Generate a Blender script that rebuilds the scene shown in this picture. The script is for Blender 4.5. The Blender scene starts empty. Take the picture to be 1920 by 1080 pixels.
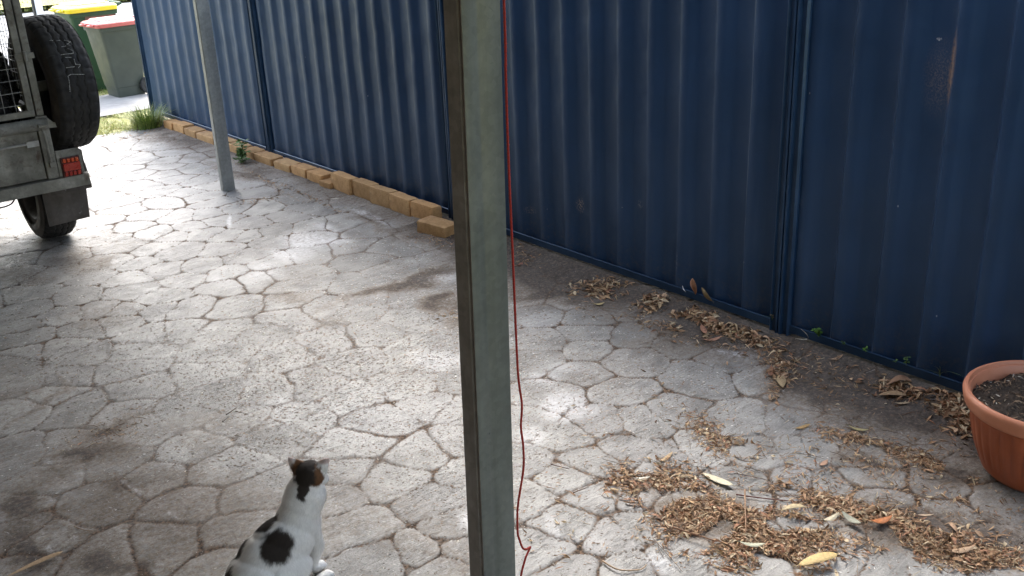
import bpy, bmesh, math, random
import numpy as np
from mathutils import Vector, Matrix, noise as mnoise

scene = bpy.context.scene
COL = scene.collection
R = math.radians
random.seed(7)

# ---------------------------------------------------------------- camera
cam_d = bpy.data.cameras.new("camera")
cam = bpy.data.objects.new("camera", cam_d)
COL.objects.link(cam)
cam_d.sensor_width = 36.0
cam_d.lens = 1886.0196 / 1920 * 36.0
cam_d.clip_start = 0.05
cam_d.clip_end = 500
def _axes():
    f = 1886.0196
    v1 = Vector((210, 4710, f)).normalized()      # straight down, in camera space
    v2 = Vector((-1687, -680, f)).normalized()    # along the fence
    Y, Z = v2, -v1
    X = Y.cross(Z)
    return X, Y, Z
_X, _Y, _Z = _axes()
CAMR = Matrix(((_X[0], -_X[1], -_X[2]), (_Y[0], -_Y[1], -_Y[2]), (_Z[0], -_Z[1], -_Z[2])))
cam.matrix_world = Matrix.Translation((0, 0, 1.85)) @ CAMR.to_4x4()
scene.camera = cam

# ---------------------------------------------------------------- world, sun, exposure
SUN_EL, SUN_AZ = 45.0, -32.0     # azimuth measured from +Y towards -X
w = bpy.data.worlds.new("World"); scene.world = w; w.use_nodes = True
nt = w.node_tree
bg = nt.nodes["Background"]
sky = nt.nodes.new("ShaderNodeTexSky"); sky.sky_type = 'NISHITA'; sky.sun_disc = False
sky.sun_elevation = R(SUN_EL); sky.sun_rotation = R(-SUN_AZ)
sky.air_density = 1.2; sky.dust_density = 3.0; sky.ozone_density = 1.5
hs = nt.nodes.new('ShaderNodeHueSaturation'); hs.inputs['Saturation'].default_value = 0.62
nt.links.new(sky.outputs[0], hs.inputs['Color']); nt.links.new(hs.outputs[0], bg.inputs[0]); bg.inputs[1].default_value = 0.15
sun_d = bpy.data.lights.new("sun", 'SUN'); sun_d.energy = 0.62; sun_d.angle = R(32); sun_d.color = (1, 0.965, 0.91)
sun = bpy.data.objects.new("sun", sun_d); COL.objects.link(sun)
sd = Vector((-math.sin(R(SUN_AZ)) * math.cos(R(SUN_EL)), math.cos(R(SUN_AZ)) * math.cos(R(SUN_EL)), math.sin(R(SUN_EL))))
sun.rotation_euler = sd.to_track_quat('Z', 'Y').to_euler()
scene.view_settings.view_transform = 'Standard'
scene.view_settings.look = 'None'
scene.view_settings.gamma = 1.0
scene.view_settings.exposure = 2.38
scene.cycles.max_bounces = 8
scene.cycles.diffuse_bounces = 5

# ---------------------------------------------------------------- helpers
def link(o, parent=None):
    COL.objects.link(o)
    if parent is not None: o.parent = parent
    return o
def tag(o, label=None, cat=None, group=None, kind=None):
    if label: o['label'] = label
    if cat: o['category'] = cat
    if group: o['group'] = group
    if kind: o['kind'] = kind
    return o
def empty(name, loc=(0, 0, 0), rz=0.0, label=None, cat=None, group=None):
    o = bpy.data.objects.new(name, None); o.empty_display_size = 0.1
    o.location = loc; o.rotation_euler = (0, 0, rz); COL.objects.link(o)
    return tag(o, label, cat, group)

class MB:
    """collects shapes, links them as one mesh object"""
    def __init__(s): s.v = []; s.f = []; s.c = []; s.sm = False
    def add(s, vs, fs, col=None):
        n = len(s.v); s.v += [tuple(v) for v in vs]; s.f += [tuple(i + n for i in f) for f in fs]
        if col is not None: s.c += [col] * len(fs)
        return s
    def box(s, a, b, M=None, col=None):
        x0, y0, z0 = a; x1, y1, z1 = b
        vs = [(x0,y0,z0),(x1,y0,z0),(x1,y1,z0),(x0,y1,z0),(x0,y0,z1),(x1,y0,z1),(x1,y1,z1),(x0,y1,z1)]
        if M is not None: vs = [tuple(M @ Vector(v)) for v in vs]
        return s.add(vs, [(0,3,2,1),(4,5,6,7),(0,1,5,4),(1,2,6,5),(2,3,7,6),(3,0,4,7)], col)
    def prism(s, prof, z0, z1, axis='z', col=None):
        n = len(prof)
        def m(p, t):
            a, b = p
            return {'z': (a, b, t), 'y': (a, t, b), 'x': (t, a, b)}[axis]
        vs = [m(p, z0) for p in prof] + [m(p, z1) for p in prof]
        fs = [(i, (i+1) % n, n + (i+1) % n, n + i) for i in range(n)] + [tuple(range(n))[::-1], tuple(range(n, 2*n))]
        return s.add(vs, fs, col)
    def tube(s, pts, r, n=8, col=None, caps=True):
        pts = [Vector(p) for p in pts]
        rs = r if isinstance(r, (list, tuple)) else [r] * len(pts)
        vs = []; up = None
        for i, p in enumerate(pts):
            d = (pts[min(i+1, len(pts)-1)] - pts[max(i-1, 0)]).normalized()
            if up is None:
                up = d.orthogonal().normalized()
            up = (up - d * up.dot(d)).normalized()
            sd_ = d.cross(up)
            for k in range(n):
                a = 2*math.pi*k/n
                vs.append(p + (up*math.cos(a) + sd_*math.sin(a)) * rs[i])
        fs = []
        for i in range(len(pts)-1):
            for k in range(n):
                k2 = (k+1) % n
                fs.append((i*n+k, i*n+k2, (i+1)*n+k2, (i+1)*n+k))
        if caps:
            fs.append(tuple(range(n))[::-1]); fs.append(tuple(range((len(pts)-1)*n, len(pts)*n)))
        return s.add(vs, fs, col)
    def lathe(s, prof, n=48, M=None, col=None, close=False):
        vs = []
        for r, z in prof:
            for k in range(n):
                a = 2*math.pi*k/n; v = Vector((r*math.cos(a), r*math.sin(a), z))
                vs.append(M @ v if M is not None else v)
        fs = []
        m = len(prof)
        for i in range(m if close else m-1):
            j = (i+1) % m
            for k in range(n):
                k2 = (k+1) % n
                fs.append((i*n+k, i*n+k2, j*n+k2, j*n+k))
        return s.add(vs, fs, col)
    def build(s, name, mat, parent=None, smooth=False, bevel=0.0, seg=2, auto=None):
        me = bpy.data.meshes.new(name)
        me.from_pydata(s.v, [], s.f); me.validate(); me.update()
        if s.c and len(s.c) == len(me.polygons):
            at = me.color_attributes.new("tint", 'FLOAT_COLOR', 'CORNER')
            arr = np.zeros((len(me.loops), 4), 'f4'); k = 0
            tot = np.zeros(len(me.polygons), 'i4'); me.polygons.foreach_get('loop_total', tot)
            cols = np.array([(*c, 1.0) for c in s.c], 'f4')
            at.data.foreach_set('color', np.repeat(cols, tot, axis=0).ravel())
        o = bpy.data.objects.new(name, me); link(o, parent)
        bm = bmesh.new(); bm.from_mesh(me)
        bmesh.ops.recalc_face_normals(bm, faces=bm.faces)
        if bevel > 0:
            es = [e for e in bm.edges if len(e.link_faces) == 2 and e.calc_face_angle(0) > 0.6]
            bmesh.ops.bevel(bm, geom=es, offset=bevel, segments=seg, profile=0.5, affect='EDGES', clamp_overlap=True)
        bm.to_mesh(me); bm.free()
        if smooth or auto is not None:
            me.shade_smooth()
            if auto is not None:
                me.set_sharp_from_angle(angle=R(auto))
        me.materials.append(mat)
        return o

# numpy value noise on 2-D / 3-D points
_rng = np.random.RandomState(11)
_P = _rng.rand(64, 64, 64).astype('f4')
def vnoise(p, scale):
    q = np.asarray(p, 'f8') * scale
    i = np.floor(q).astype(int); f = q - i; f = f*f*(3-2*f)
    r = 0
    D_ = q.shape[1]
    if D_ == 2:
        i = np.concatenate([i, np.zeros((len(i), 1), int)], 1); f = np.concatenate([f, np.zeros((len(f), 1))], 1)
    for a in (0, 1):
        for b in (0, 1):
            for c in (0, 1) if D_ == 3 else (0,):
                wgt = (f[:,0] if a else 1-f[:,0]) * (f[:,1] if b else 1-f[:,1]) * ((f[:,2] if c else 1-f[:,2]) if D_ == 3 else 1)
                r = r + wgt * _P[(i[:,0]+a) % 64, (i[:,1]+b) % 64, (i[:,2]+c) % 64]
    return r
def fbm(p, scale, octv=4, off=0.0):
    r = 0; a = 0.5; p = np.asarray(p, 'f8') + off
    for k in range(octv):
        r = r + a * vnoise(p + 3.7*k, scale); scale *= 2.03; a *= 0.5
    return r / (1 - 0.5**octv)
def sstep(a, b, x):
    t = np.clip((x-a)/(b-a), 0, 1); return t*t*(3-2*t)

# ---------------------------------------------------------------- materials
class NT:
    def __init__(s, name):
        s.m = bpy.data.materials.new(name); s.m.use_nodes = True
        s.t = s.m.node_tree; s.b = s.t.nodes["Principled BSDF"]
        s.co = None
    def n(s, t, **k):
        o = s.t.nodes.new(t)
        for a, v in k.items():
            if a.startswith('i_'):
                key = a[2:]
                o.inputs[int(key) if key.isdigit() else key.replace('_', ' ')].default_value = v
            else: setattr(o, a, v)
        return o
    def l(s, a, b): s.t.links.new(a, b); return s
    def coord(s):
        if s.co is None: s.co = s.n('ShaderNodeTexCoord').outputs['Object']
        return s.co
    def mapped(s, scale=(1,1,1), rot=(0,0,0), loc=(0,0,0)):
        m = s.n('ShaderNodeMapping'); s.l(s.coord(), m.inputs[0])
        m.inputs['Scale'].default_value = scale; m.inputs['Rotation'].default_value = rot; m.inputs['Location'].default_value = loc
        return m.outputs[0]
    def noise(s, scale, detail=4, rough=0.55, vec=None, dist=0.0):
        o = s.n('ShaderNodeTexNoise'); o.inputs['Scale'].default_value = scale; o.inputs['Detail'].default_value = detail
        o.inputs['Roughness'].default_value = rough; o.inputs['Distortion'].default_value = dist
        s.l(vec if vec is not None else s.coord(), o.inputs['Vector']); return o.outputs['Fac']
    def ramp(s, fac, stops):
        o = s.n('ShaderNodeValToRGB'); s.l(fac, o.inputs[0]); e = o.color_ramp.elements
        while len(e) < len(stops): e.new(0.5)
        for k, (p, c) in enumerate(stops):
            e[k].position = p; e[k].color = (*c, 1) if not isinstance(c, (int, float)) else (c, c, c, 1)
        return o.outputs[0]
    def mix(s, fac, a, b, mode='MIX'):
        o = s.n('ShaderNodeMix', data_type='RGBA', blend_type=mode)
        for v, i in ((fac, 0), (a, 6), (b, 7)):
            if hasattr(v, 'is_linked') or hasattr(v, 'links'): s.l(v, o.inputs[i])
            elif isinstance(v, (int, float)): o.inputs[i].default_value = v if i == 0 else (v, v, v, 1)
            else: o.inputs[i].default_value = (*v, 1)
        return o.outputs[2]
    def math(s, op, a, b=0.0, clamp=False):
        o = s.n('ShaderNodeMath', operation=op, use_clamp=clamp)
        for v, i in ((a, 0), (b, 1)):
            if isinstance(v, (int, float)): o.inputs[i].default_value = v
            else: s.l(v, o.inputs[i])
        return o.outputs[0]
    def attr(s, name, out='Fac'):
        return s.n('ShaderNodeAttribute', attribute_name=name).outputs[out]
    def bump(s, h, strength=0.3, dist=0.01, prev=None):
        o = s.n('ShaderNodeBump'); o.inputs['Strength'].default_value = strength; o.inputs['Distance'].default_value = dist
        s.l(h, o.inputs['Height'])
        if prev is not None: s.l(prev, o.inputs['Normal'])
        return o.outputs[0]
    def out(s, col=None, rough=None, normal=None, metal=None, **k):
        for v, nm in ((col, 'Base Color'), (rough, 'Roughness'), (metal, 'Metallic')):
            if v is None: continue
            if isinstance(v, (int, float)): s.b.inputs[nm].default_value = v
            elif isinstance(v, tuple): s.b.inputs[nm].default_value = (*v, 1)
            else: s.l(v, s.b.inputs[nm])
        if normal is not None: s.l(normal, s.b.inputs['Normal'])
        for a, v in k.items(): s.b.inputs[a.replace('_', ' ')].default_value = v
        return s.m

def simple(name, c1, c2, scale=8, rough=0.6, metal=0.0, bstr=0.2, bd=0.002, bs=60, lo=0.35, hi=0.65, **k):
    t = NT(name); f = t.noise(scale, 5)
    col = t.ramp(f, [(lo, c1), (hi, c2)])
    rr = t.ramp(t.noise(scale*2.3, 3), [(0.3, rough*0.85), (0.7, min(1, rough*1.15))])
    return t.out(col, rr, t.bump(t.noise(bs, 4), bstr, bd), metal, **k)

M = {}
def mat_drive():
    t = NT("stamped_concrete")
    cell = t.attr('cell'); joint = t.attr('joint'); dirt = t.attr('dirt'); pale_mark = t.attr('pale_mark')
    base = t.ramp(cell, [(0.0, (0.240, 0.234, 0.221)), (0.35, (0.315, 0.308, 0.291)), (0.7, (0.270, 0.262, 0.250)), (1.0, (0.360, 0.352, 0.331))])
    n1 = t.noise(9, 6, 0.6); base = t.mix(1.0, base, t.ramp(n1, [(0.28, 0.58), (0.52, 1.0), (0.75, 1.28)]), 'MULTIPLY')
    st = t.noise(22, 5, 0.65, t.mapped((0.35, 2.2, 1), (0, 0, R(-36))), 1.2)
    base = t.mix(1.0, base, t.ramp(st, [(0.3, 0.78), (0.5, 1.0), (0.7, 1.12)]), 'MULTIPLY')
    fine = t.noise(160, 4, 0.7)
    base = t.mix(1.0, base, t.ramp(fine, [(0.25, 0.72), (0.5, 1.0), (0.75, 1.25)]), 'MULTIPLY')
    # short dark scratches / fine streaky cracks
    cr = t.noise(13, 6, 0.7, t.mapped((0.3, 2.4, 1), (0, 0, R(-40)), (3, 1, 0)), 2.0)
    crk = t.ramp(cr, [(0.485, 0.0), (0.5, 1.0), (0.515, 0.0)])
    crm = t.math('MULTIPLY', crk, t.ramp(t.noise(4, 3), [(0.5, 0.0), (0.62, 0.75)]))
    base = t.mix(crm, base, (0.09, 0.075, 0.065))
    # pale patches at set places, broken up by noise
    ck = t.math('MULTIPLY', pale_mark, t.ramp(t.noise(38, 5, 0.7), [(0.3, 0.35), (0.6, 1.15)]), True)
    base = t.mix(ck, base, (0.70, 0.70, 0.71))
    # brown dirt
    dn = t.math('MULTIPLY', t.math('SUBTRACT', t.math('ADD', t.math('MULTIPLY', dirt, 1.5), t.math('MULTIPLY', t.noise(48, 8, 0.85), 3.0)), 1.85), 1.3, True)
    dn = t.math('MULTIPLY', dn, t.math('MULTIPLY', dirt, 3.0, True))
    dcol = t.ramp(t.noise(70, 4, 0.7), [(0.36, (0.026, 0.018, 0.013)), (0.5, (0.062, 0.044, 0.032)), (0.68, (0.16, 0.11, 0.078))])
    tan = t.ramp(t.noise(75, 5, 0.75), [(0.36, (0.11, 0.078, 0.052)), (0.52, (0.22, 0.165, 0.115)), (0.68, (0.34, 0.28, 0.21))])
    dcol = t.mix(t.ramp(dirt, [(0.45, 0.0), (0.85, 1.0)]), tan, dcol)
    base = t.mix(t.math('MULTIPLY', dn, 0.86), base, dcol)
    jn = t.math('MULTIPLY', joint, t.ramp(t.noise(14, 5, 0.7), [(0.3, 0.45), (0.55, 1.1)]), True)
    base = t.mix(jn, base, t.ramp(t.noise(90, 3), [(0.40, (0.035, 0.025, 0.018)), (0.66, (0.19, 0.12, 0.075))]))
    # crumbs
    v = t.n('ShaderNodeTexVoronoi', i_Scale=120.0); t.l(t.coord(), v.inputs['Vector'])
    sp = t.math('LESS_THAN', v.outputs['Distance'], 0.16)
    vc = t.n('ShaderNodeSeparateColor'); t.l(v.outputs['Color'], vc.inputs[0])
    sel = t.math('MULTIPLY', sp, t.math('GREATER_THAN', vc.outputs[0], 0.72))
    base = t.mix(t.math('MULTIPLY', sel, 0.7), base, t.ramp(vc.outputs[1], [(0.0, (0.07, 0.05, 0.035)), (0.55, (0.16, 0.12, 0.09)), (0.8, (0.62, 0.6, 0.56))]))
    rough = t.ramp(t.noise(18, 5), [(0.3, 0.42), (0.7, 0.68)])
    rough = t.mix(t.math('MAXIMUM', dn, jn), rough, 0.95)
    h = t.math('ADD', t.math('MULTIPLY', st, 0.9), t.math('MULTIPLY', fine, 0.35))
    h = t.math('SUBTRACT', h, t.math('MULTIPLY', crm, 0.6))
    nb = t.bump(h, 0.55, 0.006)
    return t.out(base, rough, nb)
M['drive'] = mat_drive()

def mat_fence():
    t = NT("blue_fence_steel")
    c = t.ramp(t.noise(2.2, 4), [(0.35, (0.0150, 0.040, 0.095)), (0.65, (0.020, 0.051, 0.120))])
    # dust held low on the sheet
    sep = t.n('ShaderNodeSeparateXYZ'); t.l(t.coord(), sep.inputs[0])
    str_ = t.noise(26, 4, 0.6, t.mapped((1, 1, 0.08)))
    c = t.mix(t.math('MULTIPLY', t.ramp(str_, [(0.5, 0.0), (0.8, 0.16)]), t.ramp(sep.outputs[2], [(0.0, 1.0), (0.9, 0.35)])), c, (0.11, 0.13, 0.16))
    spl = t.math('MULTIPLY', t.ramp(t.noise(45, 6, 0.75), [(0.50, 0.0), (0.66, 0.55)]), t.ramp(sep.outputs[2], [(0.06, 1.0), (0.22, 0.25), (0.45, 0.0)]))
    c = t.mix(spl, c, (0.10, 0.085, 0.07))
    # rusty scrape
    def blob(loc, sc):
        m = t.n('ShaderNodeMapping', vector_type='TEXTURE'); t.l(t.coord(), m.inputs[0])
        m.inputs['Location'].default_value = loc; m.inputs['Scale'].default_value = sc
        ln = t.n('ShaderNodeVectorMath', operation='LENGTH'); t.l(m.outputs[0], ln.inputs[0])
        return ln.outputs['Value']
    d1 = t.ramp(blob((3.34, 1.700, 1.21), (0.2, 0.018, 0.15)), [(0.0, 1.0), (0.5, 0.8), (1.0, 0.0)])
    n = t.ramp(t.noise(60, 5, 0.7), [(0.34, 0.0), (0.54, 1.0)])
    c = t.mix(t.math('MULTIPLY', t.math('MULTIPLY', d1, n), 0.72), c, (0.38, 0.22, 0.12))
    d2 = t.ramp(blob((3.34, 1.745, 1.17), (0.2, 0.07, 0.16)), [(0.0, 1.0), (1.0, 0.0)])
    n2 = t.ramp(t.noise(150, 5, 0.8), [(0.46, 0.0), (0.62, 1.0)])
    c = t.mix(t.math('MULTIPLY', t.math('MULTIPLY', d2, n2), 0.5), c, (0.35, 0.27, 0.22))
    d3 = t.math('LESS_THAN', blob((3.34, 1.762, 1.30), (0.2, 0.010, 0.006)), 1.0)
    c = t.mix(t.math('MULTIPLY', d3, n2), c, (0.55, 0.58, 0.62))
    for loc, sc, k, rgb in (((3.34, 3.56, 0.33), (0.2, 0.035, 0.05), 0.8, (0.42, 0.32, 0.22)), ((3.34, 2.26, 0.62), (0.2, 0.02, 0.02), 0.6, (0.3, 0.3, 0.32)), ((3.34, 3.15, 0.42), (0.2, 0.02, 0.03), 0.5, (0.4, 0.4, 0.42)), ((3.34, 2.9, 0.2), (0.2, 0.012, 0.06), 0.6, (0.34, 0.36, 0.4)), ((3.34, 3.95, 0.22), (0.2, 0.05, 0.03), 0.6, (0.34, 0.26, 0.2))):
        dd = t.ramp(blob(loc, sc), [(0.0, 1.0), (1.0, 0.0)])
        c = t.mix(t.math('MULTIPLY', t.math('MULTIPLY', dd, t.ramp(t.noise(110, 5, 0.8), [(0.48, 0.0), (0.60, 1.0)])), k), c, rgb)
    # scattered pale specks
    v = t.n('ShaderNodeTexVoronoi', i_Scale=14.0); t.l(t.mapped((1, 1, 0.6)), v.inputs['Vector'])
    vc = t.n('ShaderNodeSeparateColor'); t.l(v.outputs['Color'], vc.inputs[0])
    sel = t.math('MULTIPLY', t.math('LESS_THAN', v.outputs['Distance'], 0.035), t.math('GREATER_THAN', vc.outputs[0], 0.90))
    c = t.mix(t.math('MULTIPLY', sel, 0.6), c, (0.45, 0.47, 0.5))
    r = t.ramp(t.noise(9, 5), [(0.3, 0.36), (0.7, 0.52)])
    nb = t.bump(t.noise(3.0, 3), 0.5, 0.03)
    return t.out(c, r, t.bump(t.noise(400, 2), 0.08, 0.001, nb), 0.0, Specular_Tint=(0.62, 0.8, 1.0, 1))
M['fence'] = mat_fence()
M['fence_trim'] = simple("blue_fence_trim", (0.010, 0.030, 0.070), (0.022, 0.054, 0.115), 6, 0.36, bstr=0.1, Specular_Tint=(0.6, 0.78, 1.0, 1))
def mat_galv(name, a, b, c, rough, metal, rust=0.0):
    t = NT(name)
    v = t.n('ShaderNodeTexVoronoi', i_Scale=70.0, feature='F1'); t.l(t.coord(), v.inputs['Vector'])
    vc = t.n('ShaderNodeSeparateColor'); t.l(v.outputs['Color'], vc.inputs[0])
    col = t.ramp(t.noise(7, 6, 0.65), [(0.28, a), (0.5, b), (0.72, c)])
    col = t.mix(0.25, col, t.mix(1.0, col, t.ramp(vc.outputs[0], [(0, 0.6), (1, 1.35)]), 'MULTIPLY'))
    stv = t.noise(14, 5, 0.6, t.mapped((1, 1, 0.06)))
    col = t.mix(1.0, col, t.ramp(stv, [(0.3, 0.78), (0.7, 1.15)]), 'MULTIPLY')
    if rust:
        rn = t.noise(11, 7, 0.75, dist=0.6)
        col = t.mix(t.ramp(rn, [(0.56, 0.0), (0.70, rust)]), col, (0.055, 0.028, 0.014))
        wn = t.noise(17, 7, 0.75, t.mapped((1, 1, 1), (0, 0, 0), (5, 2, 1)), 0.8)
        col = t.mix(t.ramp(wn, [(0.60, 0.0), (0.72, 0.5)]), col, (0.42, 0.42, 0.40))
    r = t.ramp(t.noise(20, 4), [(0.3, rough*0.8), (0.7, min(1, rough*1.2))])
    return t.out(col, r, t.bump(t.noise(120, 4), 0.15, 0.001), metal)
M['post'] = mat_galv("galvanised_post", (0.10, 0.112, 0.098), (0.13, 0.142, 0.125), (0.165, 0.178, 0.158), 0.5, 0.2)
M['post_side'] = mat_galv("galvanised_post_flange", (0.19, 0.175, 0.15), (0.24, 0.222, 0.195), (0.30, 0.28, 0.25), 0.6, 0.1)  # flange colour, paler and warmer than the web
M['post_far'] = mat_galv("galvanised_post_clean", (0.25, 0.27, 0.27), (0.31, 0.33, 0.33), (0.38, 0.40, 0.40), 0.45, 0.3)
M['trailer'] = mat_galv("trailer_steel", (0.12, 0.115, 0.095), (0.20, 0.195, 0.165), (0.34, 0.335, 0.295), 0.6, 0.15, rust=0.8)
M['trailer_dark'] = mat_galv("trailer_guard", (0.05, 0.042, 0.035), (0.075, 0.065, 0.055), (0.10, 0.09, 0.08), 0.7, 0.1, rust=0.5)
M['rubber'] = simple("tyre_rubber", (0.010, 0.010, 0.010), (0.022, 0.021, 0.019), 14, 0.78, bstr=0.4, bd=0.002)
M['side_rubber'] = simple("tyre_sidewall", (0.022, 0.019, 0.016), (0.05, 0.042, 0.034), 9, 0.85, bstr=0.4, bd=0.002)
M['rim'] = simple("rim_steel", (0.03, 0.03, 0.03), (0.09, 0.085, 0.08), 12, 0.6, metal=0.4)
M['pale_mark'] = simple("chalk_paint", (0.10, 0.10, 0.10), (0.55, 0.55, 0.53), 140, 0.9)
M['wire'] = simple("mesh_wire", (0.28, 0.28, 0.27), (0.45, 0.45, 0.43), 20, 0.45, metal=0.4)
M['red_lens'] = simple("red_lens", (0.30, 0.012, 0.006), (0.42, 0.03, 0.012), 30, 0.3)
M['amber_lens'] = simple("amber_lens", (0.50, 0.05, 0.012), (0.62, 0.10, 0.02), 40, 0.3)
M['lamp_base'] = simple("lamp_base", (0.05, 0.008, 0.006), (0.09, 0.015, 0.01), 30, 0.5)
def mat_brick():
    t = NT("tan_brick")
    oi = t.n('ShaderNodeObjectInfo').outputs['Random']
    c = t.ramp(t.noise(16, 6, 0.65), [(0.3, (0.40, 0.235, 0.105)), (0.55, (0.56, 0.355, 0.17)), (0.75, (0.66, 0.46, 0.25))])
    c = t.mix(1.0, c, t.ramp(oi, [(0, (0.80, 0.74, 0.66)), (0.5, (1.0, 1.0, 1.0)), (1, (1.1, 0.98, 0.85))]), 'MULTIPLY')
    sc = t.noise(9, 5, 0.6)
    c = t.mix(t.ramp(sc, [(0.52, 0.0), (0.68, 0.55)]), c, (0.20, 0.085, 0.045))
    c = t.mix(t.ramp(t.noise(150, 3), [(0.6, 0.0), (0.72, 0.6)]), c, (0.10, 0.06, 0.04))
    return t.out(c, 0.88, t.bump(t.noise(110, 5, 0.7), 0.5, 0.003))
M['brick'] = mat_brick()
def mat_tint(name, rough=0.7, trans=0.0, nz=30, lo=0.75, hi=1.2):
    t = NT(name); c = t.attr('tint', 'Color')
    c = t.mix(1.0, c, t.ramp(t.noise(nz, 4), [(0.3, lo), (0.7, hi)]), 'MULTIPLY')
    return t.out(c, rough)
M['leaf'] = mat_tint("dry_leaf", 0.7, nz=120)
M['chip'] = mat_tint("wood_chip", 0.85, nz=50)
M['green'] = mat_tint("green_blade", 0.55, nz=60)
M['soil'] = simple("dark_soil", (0.018, 0.013, 0.009), (0.075, 0.052, 0.036), 45, 0.95, bstr=1.0, bd=0.01, bs=90)
M['dirt'] = simple("dirt_strip", (0.045, 0.033, 0.024), (0.12, 0.09, 0.065), 25, 0.95, bstr=1.0, bd=0.01, bs=80)
def mat_pot(name, a, b, rough):
    t = NT(name); c = t.ramp(t.noise(12, 5), [(0.3, a), (0.7, b)])
    c = t.mix(t.ramp(t.noise(90, 5, 0.8), [(0.62, 0.0), (0.72, 0.25)]), c, (0.55, 0.40, 0.33))
    return t.out(c, rough, t.bump(t.noise(60, 3), 0.08, 0.002))
M['pot'] = mat_pot("terracotta_plastic", (0.26, 0.062, 0.022), (0.33, 0.085, 0.030), 0.42)
M['pot_rim'] = mat_pot("terracotta_rim_faded", (0.46, 0.175, 0.095), (0.56, 0.24, 0.145), 0.45)
M['cord'] = simple("red_cord", (0.26, 0.012, 0.008), (0.40, 0.03, 0.014), 300, 0.8, bs=700, bstr=0.8)
M['bin_grey'] = simple("bin_dark_green", (0.040, 0.050, 0.040), (0.058, 0.070, 0.056), 5, 0.5, bstr=0.1)
M['bin_green'] = simple("bin_green", (0.014, 0.050, 0.022), (0.022, 0.070, 0.032), 5, 0.5, bstr=0.1)
M['bin_brown'] = simple("bin_upper_brown", (0.10, 0.05, 0.035), (0.14, 0.07, 0.05), 5, 0.6)
M['lid_red'] = simple("lid_red", (0.50, 0.10, 0.09), (0.62, 0.16, 0.15), 6, 0.35, bstr=0.1)  # red paled so the colour carries the lid's pinkish highlight
M['lid_yellow'] = simple("lid_yellow", (0.72, 0.56, 0.02), (0.80, 0.66, 0.04), 6, 0.35, bstr=0.1)
M['rubber_black'] = simple("bin_wheel_black", (0.012, 0.012, 0.012), (0.03, 0.03, 0.03), 20, 0.6)
M['plastic_bag'] = simple("black_bag", (0.010, 0.010, 0.011), (0.030, 0.030, 0.032), 12, 0.28, bstr=0.8, bd=0.02, bs=14)
M['footpath'] = simple("footpath_concrete", (0.27, 0.255, 0.24), (0.38, 0.36, 0.335), 7, 0.85, bs=90)
M['road'] = simple("road_asphalt_pale", (0.20, 0.20, 0.20), (0.30, 0.30, 0.30), 12, 0.9, bs=90)
M['kerb'] = simple("kerb_concrete", (0.42, 0.40, 0.38), (0.55, 0.53, 0.50), 9, 0.85)
M['turf'] = simple("turf_soil", (0.20, 0.21, 0.055), (0.42, 0.38, 0.15), 14, 0.95, bs=120, bstr=0.8, bd=0.01)
M['white_post'] = simple("white_paint", (0.68, 0.68, 0.72), (0.80, 0.80, 0.82), 12, 0.5)
M['roof'] = simple("roof_sheet", (0.20, 0.20, 0.20), (0.28, 0.28, 0.28), 5, 0.6)
M['render'] = simple("shade_wall_brown", (0.18, 0.13, 0.10), (0.26, 0.19, 0.14), 5, 0.85)

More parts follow.
